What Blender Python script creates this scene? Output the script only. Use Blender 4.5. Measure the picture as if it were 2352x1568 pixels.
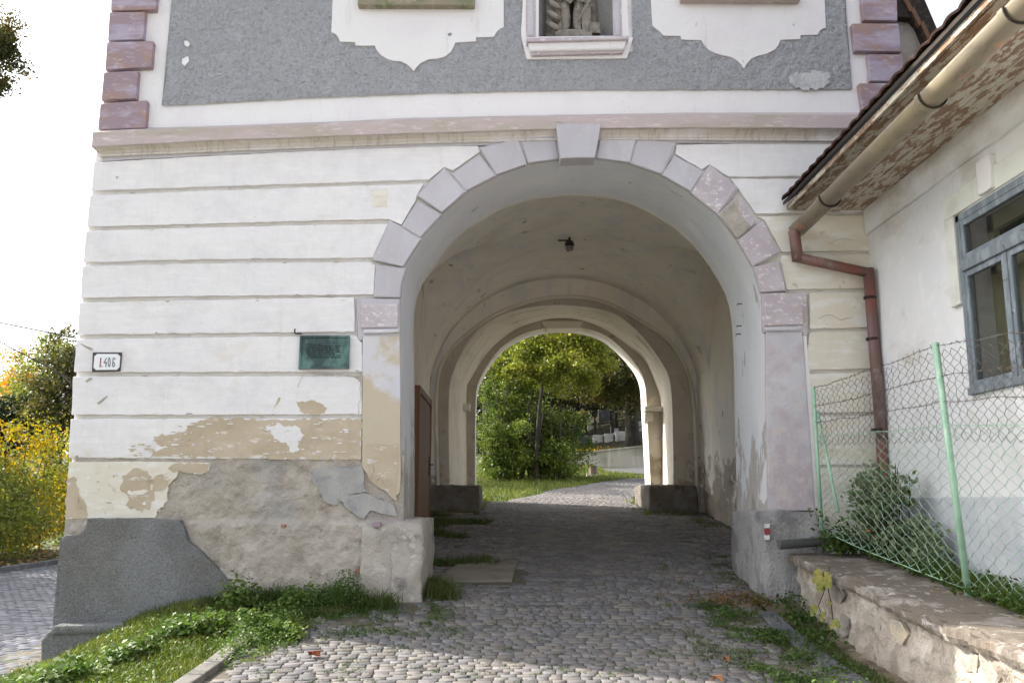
import bpy, bmesh, math, random
import numpy as np
from mathutils import Vector, Matrix, noise
from mathutils.geometry import tessellate_polygon, delaunay_2d_cdt

random.seed(7); RNG = np.random.default_rng(11)
for o in list(bpy.data.objects): bpy.data.objects.remove(o)
S = bpy.context.scene
COL = S.collection
PI = math.pi; rad = math.radians

# ------------------------------------------------------------------ camera
PITCH = rad(9.8); YAW = rad(0.36); FPX = 2075.0
CAM = Vector((0.0, -9.0, 1.6))
cam = bpy.data.cameras.new('camera'); cam_o = bpy.data.objects.new('camera', cam); COL.objects.link(cam_o)
cam.lens = 36.0 * FPX / 2352.0; cam.sensor_width = 36.0; cam.clip_end = 2000; cam.clip_start = 0.05
cam_o.location = CAM; cam_o.rotation_euler = (PI/2 + PITCH, 0, -YAW)
S.camera = cam_o
# ------------------------------------------------------------------ sky and sun
SUN_EL = rad(36); SUN_AZ = rad(24.5)          # azimuth: from the left (-X), a little behind the facade
sunv = Vector((-math.cos(SUN_AZ)*math.cos(SUN_EL), math.sin(SUN_AZ)*math.cos(SUN_EL), math.sin(SUN_EL)))
W = bpy.data.worlds.new('World'); S.world = W; W.use_nodes = True
nt = W.node_tree; bg = nt.nodes['Background']
sky = nt.nodes.new('ShaderNodeTexSky'); sky.sky_type = 'NISHITA'; sky.sun_disc = False
sky.sun_elevation = SUN_EL; sky.sun_rotation = rad(360) - (PI/2 - SUN_AZ)
sky.air_density = 1.0; sky.dust_density = 4.0; sky.ozone_density = 1.0; sky.altitude = 300
hs = nt.nodes.new('ShaderNodeHueSaturation'); hs.inputs['Saturation'].default_value = 0.35
nt.links.new(sky.outputs[0], hs.inputs['Color']); nt.links.new(hs.outputs[0], bg.inputs['Color'])
bg.inputs['Strength'].default_value = 0.15
sun = bpy.data.lights.new('sun', 'SUN'); sun.energy = 3.3; sun.angle = rad(0.53); sun.color = (1.0, 0.93, 0.82)
sun_o = bpy.data.objects.new('sun', sun); COL.objects.link(sun_o)
sun_o.rotation_euler = sunv.to_track_quat('Z', 'Y').to_euler(); sun_o.location = sunv*60
S.view_settings.view_transform = 'Standard'; S.view_settings.look = 'None'
S.view_settings.gamma = 1.0; S.view_settings.use_curve_mapping = False
S.view_settings.exposure = 1.55
S.cycles.max_bounces = 12; S.cycles.diffuse_bounces = 9; S.cycles.transparent_max_bounces = 8

# ------------------------------------------------------------------ pixel rays -> points on real planes
_cy, _sy, _cp, _sp = math.cos(YAW), math.sin(YAW), math.cos(PITCH), math.sin(PITCH)
FW = Vector((_sy*_cp, _cy*_cp, _sp)); RT = Vector((_cy, -_sy, 0)); UP = Vector((-_sy*_sp, -_cy*_sp, _cp))
def ray(x, y): return FW*FPX + RT*(x-1176.0) + UP*(784.0-y)
def P(x, y, Y=0.0):
    d = ray(x, y); return CAM + d*((Y-CAM.y)/d.y)
def PX(x, y, X):
    d = ray(x, y); return CAM + d*((X-CAM.x)/d.x)
def PZ(x, y, z):
    d = ray(x, y); return CAM + d*((z-CAM.z)/d.z)
def proj(p):
    v = Vector(p)-CAM; w = v.dot(FW)
    return (1176+FPX*v.dot(RT)/w, 784-FPX*v.dot(UP)/w) if w > .01 else (-9999, -9999)

# ------------------------------------------------------------------ terrain height
_ky = [-60,-9,-4,-3,-2,-1,0,1,6.5,9,16,24,40,60,120,400]
_kz = [-1,.1,.33,.36,.40,.50,.66,.78,1.36,1.58,2.2,2.85,3.9,5.2,12,20]
def smooth(a, b, x):
    t = np.clip((x-a)/(b-a), 0, 1); return t*t*(3-2*t)
def gz(X, Y):
    zp = np.interp(Y, _ky, _kz)
    edge0 = np.interp(Y, [-4, 0, 8.5, 12, 40], [-4.6, -4.7, -4.7, -9.0, -13.0])
    edge1 = np.interp(Y, [-4, -1, 0, 8.5, 12, 40], [-2.6, -2.7, -3.0, -1.5, -3.5, -4.0])
    s = smooth(edge0, edge1, X)
    zl = 0.0 + 0.10*smooth(-10.9, -11.1, X) + .03*np.clip(-12-X, 0, 200)*.5
    zl = np.where(Y > 45, zl + (Y-45)*.05, zl)
    return zl*(1-s) + zp*s
def GZ(X, Y): return float(gz(np.float64(X), np.float64(Y)))

# ------------------------------------------------------------------ materials
MATS = {}
def new_mat(name):
    m = bpy.data.materials.new(name); m.use_nodes = True; MATS[name] = m
    return m, m.node_tree, m.node_tree.nodes['Principled BSDF']
def mat(name, base, layers=(), bumps=(), rough=.9, metal=0.0, seed=0.0, spec=.3, island=0.0, island_col=None):
    """layers: dicts col, s(cale), lo, hi, v(stretch), det, amt, zr=(z0,z1) fade, type"""
    m, t, b = new_mat(name); N, L = t.nodes, t.links
    geo = N.new('ShaderNodeTexCoord'); pos = geo.outputs['Object']
    def noise_(s, v=(1,1,1), det=6, off=0, dist=0, rgh=.6):
        mp = N.new('ShaderNodeMapping'); mp.inputs['Scale'].default_value = v
        mp.inputs['Location'].default_value = (off+seed, off*1.7, off*.3+seed)
        L.new(pos, mp.inputs['Vector'])
        n = N.new('ShaderNodeTexNoise'); n.inputs['Scale'].default_value = s; n.inputs['Detail'].default_value = det
        n.inputs['Roughness'].default_value = rgh; n.inputs['Distortion'].default_value = dist
        L.new(mp.outputs[0], n.inputs['Vector']); return n.outputs['Fac']
    rgb = N.new('ShaderNodeRGB'); rgb.outputs[0].default_value = (*base, 1); cur = rgb.outputs[0]
    for i, ly in enumerate(layers):
        if ly.get('type') == 'vor':
            vo = N.new('ShaderNodeTexVoronoi'); vo.feature = 'DISTANCE_TO_EDGE'; vo.inputs['Scale'].default_value = ly['s']
            mp = N.new('ShaderNodeMapping'); mp.inputs['Scale'].default_value = ly.get('v', (1,1,1)); L.new(pos, mp.inputs['Vector']); L.new(mp.outputs[0], vo.inputs['Vector'])
            f = vo.outputs['Distance']
        else:
            f = noise_(ly.get('s', 3), ly.get('v', (1,1,1)), ly.get('det', 6), off=3.1*i+ly.get('off', 0), dist=ly.get('dist', 0), rgh=ly.get('r', .6))
        mr = N.new('ShaderNodeMapRange'); mr.inputs['From Min'].default_value = ly.get('lo', .5); mr.inputs['From Max'].default_value = ly.get('hi', .6)
        mr.inputs['To Max'].default_value = ly.get('amt', 1.0); mr.clamp = True
        if 'zr' in ly:
            z0, z1, k = ly['zr']        # noise + k*height: more of the layer where the height runs from z0 to z1
            sx = N.new('ShaderNodeSeparateXYZ'); L.new(pos, sx.inputs[0])
            zm = N.new('ShaderNodeMapRange'); zm.inputs['From Min'].default_value = z0; zm.inputs['From Max'].default_value = z1
            zm.inputs['To Min'].default_value = 0; zm.inputs['To Max'].default_value = k; L.new(sx.outputs['Z'], zm.inputs['Value'])
            ad = N.new('ShaderNodeMath'); ad.operation = 'ADD'; L.new(f, ad.inputs[0]); L.new(zm.outputs[0], ad.inputs[1]); f = ad.outputs[0]
        L.new(f, mr.inputs['Value'])
        mx = N.new('ShaderNodeMix'); mx.data_type = 'RGBA'; L.new(mr.outputs[0], mx.inputs['Factor'])
        L.new(cur, mx.inputs['A']); mx.inputs['B'].default_value = (*ly['col'], 1); cur = mx.outputs['Result']
    if island:
        oi = N.new('ShaderNodeObjectInfo'); ad = N.new('ShaderNodeMath'); ad.operation = 'ADD'
        L.new(geo_island(N), ad.inputs[0]); L.new(oi.outputs['Random'], ad.inputs[1])
        fr = N.new('ShaderNodeMath'); fr.operation = 'FRACT'; L.new(ad.outputs[0], fr.inputs[0])
        mr = N.new('ShaderNodeMapRange'); mr.inputs['To Min'].default_value = 1-island; mr.inputs['To Max'].default_value = 1+island
        L.new(fr.outputs[0], mr.inputs['Value'])
        if island_col:
            m2 = N.new('ShaderNodeMath'); m2.operation = 'MULTIPLY'; m2.inputs[1].default_value = 7.31; L.new(fr.outputs[0], m2.inputs[0])
            f2 = N.new('ShaderNodeMath'); f2.operation = 'FRACT'; L.new(m2.outputs[0], f2.inputs[0])
            m3 = N.new('ShaderNodeMapRange'); m3.inputs['From Min'].default_value = .35; m3.inputs['To Max'].default_value = .75; L.new(f2.outputs[0], m3.inputs['Value'])
            mc = N.new('ShaderNodeMix'); mc.data_type = 'RGBA'; L.new(m3.outputs[0], mc.inputs['Factor']); L.new(cur, mc.inputs['A']); mc.inputs['B'].default_value = (*island_col, 1); cur = mc.outputs['Result']
        h = N.new('ShaderNodeHueSaturation'); L.new(cur, h.inputs['Color']); L.new(mr.outputs[0], h.inputs['Value']); cur = h.outputs[0]
    L.new(cur, b.inputs['Base Color'])
    b.inputs['Roughness'].default_value = rough; b.inputs['Metallic'].default_value = metal
    b.inputs['Specular IOR Level'].default_value = spec
    prev = None
    for i, (s, st, d) in enumerate(bumps):
        bp = N.new('ShaderNodeBump'); bp.inputs['Strength'].default_value = st; bp.inputs['Distance'].default_value = d
        L.new(noise_(s, off=7.7*i+1, det=5), bp.inputs['Height'])
        if prev: L.new(prev, bp.inputs['Normal'])
        prev = bp.outputs[0]
    if prev: L.new(prev, b.inputs['Normal'])
    return m
def geo_island(N):
    g = N.new('ShaderNodeNewGeometry'); return g.outputs['Random Per Island']

def leaf_mat(name, cols, trans=.35, rough=.55, spread=1.0, clump=1.2, vary=.35):
    m, t, b = new_mat(name); N, L = t.nodes, t.links
    cr = N.new('ShaderNodeValToRGB'); e = cr.color_ramp.elements
    while len(e) > 1: e.remove(e[0])
    e[0].position = 0; e[0].color = (*cols[0], 1)
    for i, c in enumerate(cols[1:]): q = e.new((i+1)/(len(cols)-1)); q.color = (*c, 1)
    tc = N.new('ShaderNodeTexCoord'); n = N.new('ShaderNodeTexNoise'); n.inputs['Scale'].default_value = clump; n.inputs['Detail'].default_value = 3
    L.new(tc.outputs['Object'], n.inputs['Vector'])
    mr = N.new('ShaderNodeMapRange'); mr.inputs['From Min'].default_value = .36; mr.inputs['From Max'].default_value = .64; L.new(n.outputs['Fac'], mr.inputs['Value'])
    mx = N.new('ShaderNodeMix'); mx.data_type = 'FLOAT'; mx.inputs['Factor'].default_value = vary
    L.new(mr.outputs[0], mx.inputs['A']); L.new(geo_island(N), mx.inputs['B']); L.new(mx.outputs['Result'], cr.inputs['Fac'])
    b.inputs['Roughness'].default_value = rough; b.inputs['Specular IOR Level'].default_value = .35
    L.new(cr.outputs[0], b.inputs['Base Color'])
    tr = N.new('ShaderNodeBsdfTranslucent'); g2 = N.new('ShaderNodeHueSaturation'); g2.inputs['Value'].default_value = 1.3; g2.inputs['Saturation'].default_value = 1.1
    L.new(cr.outputs[0], g2.inputs['Color']); L.new(g2.outputs[0], tr.inputs['Color'])
    ms = N.new('ShaderNodeMixShader'); ms.inputs[0].default_value = trans
    L.new(b.outputs[0], ms.inputs[1]); L.new(tr.outputs[0], ms.inputs[2])
    L.new(ms.outputs[0], N['Material Output'].inputs['Surface'])
    return m

PB = [(6, .4, .03), (60, .45, .008), (1.2, .4, .06)]
white = mat('lime_white_plaster', (.765,.75,.765), [
    dict(col=(.70,.685,.73), s=1.3, lo=.42, hi=.72, amt=.7), dict(col=(.82,.80,.78), s=2.2, v=(.4,1,2.5), lo=.48, hi=.72, amt=.5),
    dict(col=(.60,.54,.47), s=5, v=(.35,1,2.0), lo=.60, hi=.80, amt=.5), dict(col=(.86,.85,.86), s=9, v=(.3,1,2.5), lo=.50, hi=.72, amt=.5),
    dict(col=(.45,.40,.35), s=22, v=(.6,1,1), lo=.69, hi=.75, amt=.6), dict(col=(.56,.53,.49), s=5, v=(3,1,.16), det=8, lo=.58, hi=.82, amt=.3), dict(col=(.60,.585,.60), s=3.2, det=10, r=.72, lo=.47, hi=.74, amt=.6),
    dict(col=(.62,.55,.44), s=1.6, lo=.62, hi=.80, amt=.7, zr=(3.2, 1.4, .14))], PB)
cream = mat('stained_cream_plaster', (.70,.66,.58), [
    dict(col=(.64,.56,.45), s=2.2, v=(1,1,.8), lo=.46, hi=.74, amt=.6), dict(col=(.76,.75,.72), s=5, v=(.5,1,1.5), lo=.50, hi=.60, amt=.8),
    dict(col=(.42,.36,.28), s=9, lo=.64, hi=.72, amt=.6)], PB)
upwhite = mat('upper_white_plaster', (.76,.745,.755), [
    dict(col=(.70,.66,.70), s=1.1, lo=.5, hi=.68, amt=.6), dict(col=(.50,.47,.41), s=3.5, v=(3,1,.35), lo=.60, hi=.74, amt=.45),
    dict(col=(.42,.40,.36), s=14, v=(1,1,.6), lo=.69, hi=.73, amt=.6)], PB)
groove = mat('groove_plaster', (.60,.58,.55), [dict(col=(.68,.66,.65), s=2.5, lo=.45, hi=.65), dict(col=(.45,.42,.37), s=8, lo=.58, hi=.7, amt=.7)], PB)
lav = mat('lavender_stone_paint', (.50,.485,.525), [
    dict(col=(.44,.415,.455), s=2.4, lo=.42, hi=.72, amt=.7), dict(col=(.56,.55,.60), s=6, v=(1,1,.3), lo=.45, hi=.7, amt=.6),
    dict(col=(.76,.74,.75), s=22, det=10, r=.75, lo=.61, hi=.66, amt=.7), dict(col=(.48,.42,.38), s=9, lo=.62, hi=.76, amt=.5)], [(8,.4,.015),(50,.4,.006)], island=.07)
lavworn = mat('worn_lavender_paint', (.47,.41,.45), [
    dict(col=(.56,.53,.56), s=3, v=(1,1,1.4), lo=.44, hi=.66, amt=.8), dict(col=(.74,.70,.70), s=17, det=10, r=.7, v=(.8,1,1.2), lo=.55, hi=.61, amt=.8),
    dict(col=(.50,.42,.36), s=5, lo=.60, hi=.74, amt=.6)], [(12,.5,.01),(50,.3,.006)])
quoin = mat('purple_quoin_paint', (.31,.235,.27), [
    dict(col=(.36,.24,.20), s=4, v=(1,1,1.5), lo=.48, hi=.64, amt=.8), dict(col=(.42,.37,.47), s=3, v=(.6,1,1.8), lo=.5, hi=.62, amt=.85),
    dict(col=(.62,.58,.62), s=12, det=10, r=.7, v=(.7,1,2), lo=.55, hi=.70, amt=.6)], [(10,.4,.01),(70,.3,.005)])
cornice_m = mat('weathered_pink_cornice', (.50,.42,.42), [
    dict(col=(.43,.38,.33), s=2.5, v=(.5,1,2), lo=.46, hi=.6, amt=.9), dict(col=(.68,.63,.65), s=12, v=(.5,1,1.8), det=10, r=.7, lo=.54, hi=.66, amt=.7),
    dict(col=(.30,.27,.23), s=5, v=(.6,1,3), lo=.62, hi=.72, amt=.6)], [(10,.4,.01),(60,.4,.006)])
cavetto_m = mat('cornice_underside_plaster', (.60,.56,.52), [dict(col=(.42,.37,.32), s=14, v=(2.2,.4,.25), lo=.5, hi=.64, amt=.7), dict(col=(.68,.65,.66), s=2, lo=.5, hi=.65)], PB)
rough_gray = mat('grey_roughcast', (.54,.55,.59), [
    dict(col=(.60,.61,.65), s=2.0, lo=.45, hi=.65, amt=.7), dict(col=(.36,.365,.39), s=30, det=5, lo=.50, hi=.68, amt=.7), dict(col=(.74,.74,.76), s=75, det=2, lo=.73, hi=.76, amt=.8)],
    [(24, 1.0, .08), (90, 1.0, .02), (5,.5,.05)])
rough_base = mat('grey_cement_roughcast', (.33,.335,.34), [
    dict(col=(.44,.45,.46), s=1.6, lo=.44, hi=.62, amt=.8), dict(col=(.30,.28,.23), s=1.1, lo=.48, hi=.70, amt=.6), dict(col=(.15,.15,.16), s=60, det=5, lo=.50, hi=.68, amt=.6), dict(col=(.66,.66,.68), s=60, det=2, lo=.68, hi=.72, amt=.7)],
    [(26, 1.0, .10), (90, 1.0, .03)])
bare = mat('bare_old_render', (.44,.395,.345), [
    dict(col=(.54,.49,.44), s=2.2, lo=.44, hi=.62, amt=.8), dict(col=(.27,.23,.19), s=5, det=9, lo=.48, hi=.70, amt=.7), dict(col=(.52,.47,.42), s=14, det=9, r=.7, lo=.56, hi=.72, amt=.5),
    dict(col=(.36,.19,.14), s=3.5, lo=.72, hi=.75, amt=.5), dict(col=(.33,.33,.345), s=1.5, lo=.52, hi=.68, amt=.5)], [(18,.9,.04),(70,.7,.012),(200,.4,.004)])
cement = mat('grey_cement_patch', (.34,.335,.33), [dict(col=(.43,.415,.40), s=5, lo=.42, hi=.66, amt=.8), dict(col=(.22,.23,.25), s=9, lo=.55, hi=.7, amt=.7)], [(30,.6,.015),(100,.5,.006)])
beige = mat('exposed_beige_plaster', (.47,.39,.29), [
    dict(col=(.53,.45,.35), s=3, v=(.6,1,1.2), lo=.44, hi=.62, amt=.9), dict(col=(.39,.31,.22), s=4, lo=.56, hi=.7, amt=.6), dict(col=(.70,.68,.66), s=9, v=(.5,1,1.5), det=12, r=.75, lo=.58, hi=.61, amt=.75), dict(col=(.36,.29,.22), s=1.3, lo=.5, hi=.75, amt=.5)], [(8,.3,.01),(90,.4,.004)])
pilaster_m = mat('pilaster_paint', (.62,.61,.64), [
    dict(col=(.50,.52,.60), s=1.6, v=(1,1,.7), lo=.48, hi=.62, amt=.55), dict(col=(.52,.45,.34), s=3, v=(.8,1,1), lo=.52, hi=.62, amt=.95, zr=(3.0, 2.4, .2)),
    dict(col=(.45,.42,.40), s=4, lo=.6, hi=.7, amt=.5)], PB)
pilaster_r = mat('pilaster_lavender_stained', (.58,.57,.61), [
    dict(col=(.47,.46,.50), s=1.2, lo=.44, hi=.64, amt=.7), dict(col=(.46,.38,.41), s=3, det=10, r=.68, lo=.50, hi=.66, amt=.75, zr=(2.9, 2.0, .12)),
    dict(col=(.62,.54,.52), s=9, det=10, r=.7, lo=.57, hi=.64, amt=.6, zr=(2.9,2.0,.08))], PB)
reveal_m = mat('archway_reveal_paint', (.72,.73,.76), [
    dict(col=(.61,.64,.69), s=.9, v=(1,.5,.6), lo=.46, hi=.68, amt=.7), dict(col=(.78,.78,.79), s=2, v=(1.5,1.5,.35), lo=.46, hi=.7, amt=.6),
    dict(col=(.42,.385,.35), s=3, det=10, r=.7, v=(1,1,.35), lo=.62, hi=.66, amt=.9, zr=(2.9,1.2,.26)), dict(col=(.30,.27,.24), s=5, det=10, r=.7, v=(1,1,.5), lo=.66, hi=.72, amt=.8, zr=(2.2,1.0,.22)), dict(col=(.60,.585,.57), s=9, v=(2,2,.3), det=9, lo=.62, hi=.68, amt=.6, zr=(2.8,1.4,.06))], PB)
inner_m = mat('passage_old_limewash', (.78,.735,.66), [
    dict(col=(.82,.78,.71), s=1.0, lo=.45, hi=.62, amt=.8), dict(col=(.60,.54,.45), s=1.6, lo=.52, hi=.76, amt=.6), dict(col=(.66,.66,.67), s=2.2, v=(1.5,1.5,.35), lo=.52, hi=.62, amt=.7, zr=(3.6,2.6,.1)),
    dict(col=(.33,.29,.24), s=3.0, det=10, r=.7, lo=.62, hi=.68, amt=.9, zr=(2.7,1.5,.26))], PB)
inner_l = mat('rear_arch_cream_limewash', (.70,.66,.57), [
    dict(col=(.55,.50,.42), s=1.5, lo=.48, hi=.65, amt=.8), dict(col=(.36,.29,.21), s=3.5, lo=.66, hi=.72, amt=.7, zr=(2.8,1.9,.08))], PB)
ring_shade_m = mat('shaded_ring_limewash', (.50,.45,.385), [dict(col=(.42,.37,.31), s=1.6, lo=.45, hi=.7), dict(col=(.56,.53,.47), s=4, lo=.5, hi=.7, amt=.6), dict(col=(.26,.21,.16), s=3, det=9, r=.7, lo=.58, hi=.68, amt=.85, zr=(2.8,1.8,.14))], PB)  # shade of the camera-facing ring faces put into the limewash; stained low down
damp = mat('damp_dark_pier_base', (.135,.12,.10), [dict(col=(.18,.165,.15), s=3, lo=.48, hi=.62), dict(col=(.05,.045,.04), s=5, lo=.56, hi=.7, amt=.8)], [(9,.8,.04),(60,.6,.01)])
stonebase = mat('worn_stone_pier_base', (.42,.385,.35), [
    dict(col=(.47,.43,.38), s=2.6, lo=.46, hi=.60, amt=.9), dict(col=(.20,.19,.18), s=4, det=8, lo=.55, hi=.68, amt=.8), dict(col=(.58,.55,.51), s=7, det=9, lo=.60, hi=.63, amt=.8),
    dict(col=(.42,.26,.20), s=3.3, lo=.69, hi=.73, amt=.6)], [(14,.9,.04),(60,.7,.012)])
graybase = mat('granular_grey_pier_base', (.44,.425,.42), [
    dict(col=(.24,.235,.24), s=2.4, lo=.48, hi=.62, amt=.8), dict(col=(.50,.48,.46), s=4, lo=.56, hi=.66, amt=.8), dict(col=(.15,.15,.16), s=40, lo=.58, hi=.68, amt=.6)], [(40,1.0,.03),(110,.7,.01),(8,.5,.04)])
housewhite = mat('house_white_limewash', (.74,.74,.745), [
    dict(col=(.68,.69,.73), s=.9, lo=.45, hi=.65, amt=.7), dict(col=(.56,.52,.45), s=2.3, dist=1.5, lo=.60, hi=.74, amt=.6), dict(col=(.48,.44,.38), s=4.0, dist=2.5, lo=.66, hi=.72, amt=.4), dict(col=(.80,.80,.80), s=5, lo=.55, hi=.65, amt=.5),
    dict(col=(.50,.46,.40), s=1.5, v=(1,1,2), lo=.60, hi=.76, amt=.7, zr=(3.6,4.6,.18))], [(5,.35,.03),(1.6,.4,.08),(60,.35,.005)])
housegray = mat('house_pale_grey_socle', (.52,.53,.58), [dict(col=(.60,.61,.65), s=3, lo=.45, hi=.62), dict(col=(.42,.42,.45), s=6, lo=.6, hi=.7, amt=.5)], [(5,.4,.03),(60,.35,.005)])
sillstone = mat('mossy_sandstone_sill', (.27,.24,.18), [dict(col=(.17,.20,.11), s=6, lo=.46, hi=.6), dict(col=(.40,.33,.28), s=9, lo=.55, hi=.65, amt=.8)], [(14,.8,.02)])
statue_m = mat('carved_sandstone', (.26,.235,.205), [dict(col=(.13,.12,.105), s=9, lo=.48, hi=.6, amt=.8), dict(col=(.36,.33,.29), s=14, lo=.55, hi=.65, amt=.7)], [(30,.6,.01)])
zinc = mat('aged_painted_gutter_metal', (.22,.19,.14), [
    dict(col=(.31,.26,.165), s=2.2, v=(1,.5,1), lo=.42, hi=.66), dict(col=(.45,.22,.15), s=4, v=(1,.5,1), det=8, lo=.60, hi=.66, amt=.7), dict(col=(.13,.11,.09), s=7, v=(2,.5,2), det=9, r=.7, lo=.52, hi=.68, amt=.8)], [(50,.2,.003)], rough=.5, metal=.15, spec=.4)
pipered = mat('rusty_red_downpipe_paint', (.15,.085,.075), [dict(col=(.22,.07,.05), s=3, v=(1,1,.6), lo=.50, hi=.66), dict(col=(.26,.20,.19), s=4, v=(1,1,.5), lo=.54, hi=.64, amt=.8), dict(col=(.10,.06,.05), s=7, lo=.6, hi=.68, amt=.6)], [(40,.3,.004)], rough=.5, spec=.5)
board = mat('peeling_soffit_board', (.24,.16,.11), [
    dict(col=(.50,.47,.40), s=3.2, v=(5,1.3,5), det=12, r=.72, lo=.485, hi=.515), dict(col=(.31,.22,.16), s=12, v=(4,.4,4), lo=.5, hi=.62, amt=.6)], [(20,.6,.006)], rough=.85)
darkwood = mat('old_dark_timber', (.035,.028,.024), [dict(col=(.075,.055,.045), s=6, v=(3,.4,3), lo=.5, hi=.65)], [(20,.4,.006)])
tile_m = mat('lichened_clay_tile', (.07,.038,.032), [dict(col=(.06,.04,.035), s=6, lo=.48, hi=.6), dict(col=(.62,.60,.58), s=18, det=8, lo=.60, hi=.63, amt=.8)], [(30,.6,.008)], island=.3)
bluepaint = mat('weathered_blue_grey_window_paint', (.165,.195,.225), [dict(col=(.24,.28,.31), s=6, v=(2,2,.7), lo=.48, hi=.6), dict(col=(.10,.10,.10), s=14, v=(2,.6,1.2), det=9, lo=.63, hi=.66, amt=.8), dict(col=(.50,.49,.45), s=20, v=(1,1,.5), lo=.66, hi=.69, amt=.6)], [(30,.4,.004)], rough=.7)
doorwood = mat('brown_door_wood', (.15,.075,.04), [dict(col=(.20,.105,.06), s=5, v=(3,3,.3), lo=.45, hi=.62), dict(col=(.07,.04,.025), s=9, v=(4,4,.3), lo=.58, hi=.7, amt=.7)], [(30,.3,.004)], rough=.6)
iron = mat('dark_iron', (.035,.032,.03), [dict(col=(.10,.06,.04), s=20, lo=.5, hi=.65, amt=.7)], [(60,.3,.003)], rough=.6, metal=.5)
rustwire = mat('rusty_wire', (.13,.10,.085), [dict(col=(.20,.19,.18), s=15, lo=.5, hi=.6)], rough=.6, metal=.3)
greenpaint = mat('mint_green_fence_paint', (.34,.53,.39), [dict(col=(.24,.42,.29), s=7, lo=.5, hi=.62, amt=.8), dict(col=(.55,.66,.55), s=12, v=(1,1,.4), lo=.58, hi=.66, amt=.6)], [(60,.2,.002)], rough=.45, spec=.5)
greenwire = mat('green_painted_wire', (.30,.46,.35), [dict(col=(.22,.26,.22), s=9, lo=.5, hi=.6, amt=.7), dict(col=(.44,.56,.46), s=6, lo=.56, hi=.66, amt=.7)], rough=.5, spec=.5)
bronze = mat('verdigris_bronze', (.040,.075,.075), [dict(col=(.11,.21,.19), s=7, v=(1,1,.5), lo=.48, hi=.62, amt=.9), dict(col=(.02,.03,.035), s=5, lo=.52, hi=.66, amt=.8, zr=(2.95,2.6,.12)), dict(col=(.25,.38,.36), s=16, v=(2.5,1,.4), lo=.66, hi=.72, amt=.8)], [(40,.2,.003)], rough=.45, metal=.3, spec=.5)
bronze_dark = mat('dark_bronze_lettering', (.018,.03,.03), rough=.5)
enamel = mat('white_enamel', (.78,.79,.82), [dict(col=(.60,.55,.48), s=9, lo=.6, hi=.7, amt=.5, zr=(2.0,1.9,.05))], rough=.25, spec=.5)
enamel_dark = mat('dark_enamel_border', (.06,.05,.055), rough=.4)
ink = mat('grey_figure_enamel', (.13,.14,.17), rough=.5)
ink_red = mat('red_figure_enamel', (.30,.07,.07), rough=.5)
trail_red = mat('trail_mark_red', (.33,.05,.06), [dict(col=(.45,.25,.22), s=40, lo=.6, hi=.7)], rough=.9)
trail_white = mat('trail_mark_white', (.74,.73,.73), [dict(col=(.5,.48,.46), s=40, lo=.62, hi=.7)], rough=.9)
graymetal = mat('dull_grey_zinc_trough', (.20,.205,.215), [dict(col=(.26,.24,.21), s=4, v=(.6,1,1), lo=.48, hi=.62)], rough=.45, metal=.5)
sett = mat('basalt_sett', (.138,.135,.142), [dict(col=(.20,.19,.188), s=3, lo=.45, hi=.62, amt=.7), dict(col=(.25,.22,.185), s=1.5, lo=.56, hi=.68, amt=.6), dict(col=(.32,.31,.30), s=26, det=6, lo=.60, hi=.68, amt=.6)], [(40,.6,.006),(12,.4,.012)], island=.22, island_col=(.18,.16,.138), rough=.85)
sett_blue = mat('blue_grey_road_sett', (.085,.09,.11), [dict(col=(.12,.125,.15), s=4, lo=.5, hi=.62)], [(40,.6,.008)], island=.3, rough=.6)
soil = mat('joint_soil_with_moss', (.11,.095,.072), [dict(col=(.14,.125,.10), s=3, lo=.48, hi=.6), dict(col=(.050,.070,.022), s=1.7, det=8, lo=.54, hi=.62, amt=.8), dict(col=(.15,.135,.11), s=14, lo=.6, hi=.68, amt=.7)], [(30,.8,.02)])
asphalt = mat('grey_asphalt', (.10,.10,.105), [dict(col=(.125,.12,.125), s=3, lo=.5, hi=.6)], [(60,.5,.006)])
kerbstone = mat('dark_kerb_stone', (.10,.105,.12), [dict(col=(.16,.16,.165), s=4, lo=.48, hi=.62), dict(col=(.22,.20,.17), s=14, lo=.6, hi=.66, amt=.6)], [(40,.5,.008)])
slab_m = mat('pale_concrete_slab', (.21,.185,.15), [dict(col=(.16,.14,.11), s=4, lo=.5, hi=.62), dict(col=(.26,.24,.21), s=14, lo=.58, hi=.66, amt=.6)], [(50,.4,.006)])
gutterfloor = mat('gutter_sandy_concrete', (.20,.165,.115), [dict(col=(.12,.095,.065), s=4, det=9, lo=.48, hi=.58), dict(col=(.36,.31,.25), s=8, lo=.58, hi=.66, amt=.8), dict(col=(.06,.065,.03), s=7, lo=.62, hi=.68, amt=.6)], [(30,.8,.02)])
coping_m = mat('weathered_coping_concrete', (.165,.14,.115), [
    dict(col=(.30,.27,.24), s=3, v=(1,1.4,1), det=9, lo=.50, hi=.58), dict(col=(.42,.39,.36), s=7, v=(2,1,1), det=9, lo=.58, hi=.62, amt=.8), dict(col=(.27,.17,.08), s=2.2, lo=.60, hi=.70, amt=.7), dict(col=(.10,.09,.08), s=9, lo=.62, hi=.68, amt=.6)], [(18,.8,.02),(80,.6,.008)])
wallmortar = mat('pale_peeling_wall_mortar', (.40,.35,.30), [
    dict(col=(.52,.47,.41), s=3, lo=.48, hi=.6), dict(col=(.26,.22,.18), s=4, det=10, r=.7, lo=.52, hi=.62, amt=.8), dict(col=(.18,.15,.13), s=3, v=(1,1,.6), det=9, lo=.62, hi=.68, amt=.7)], [(9,.9,.05),(50,.7,.015)])
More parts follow.
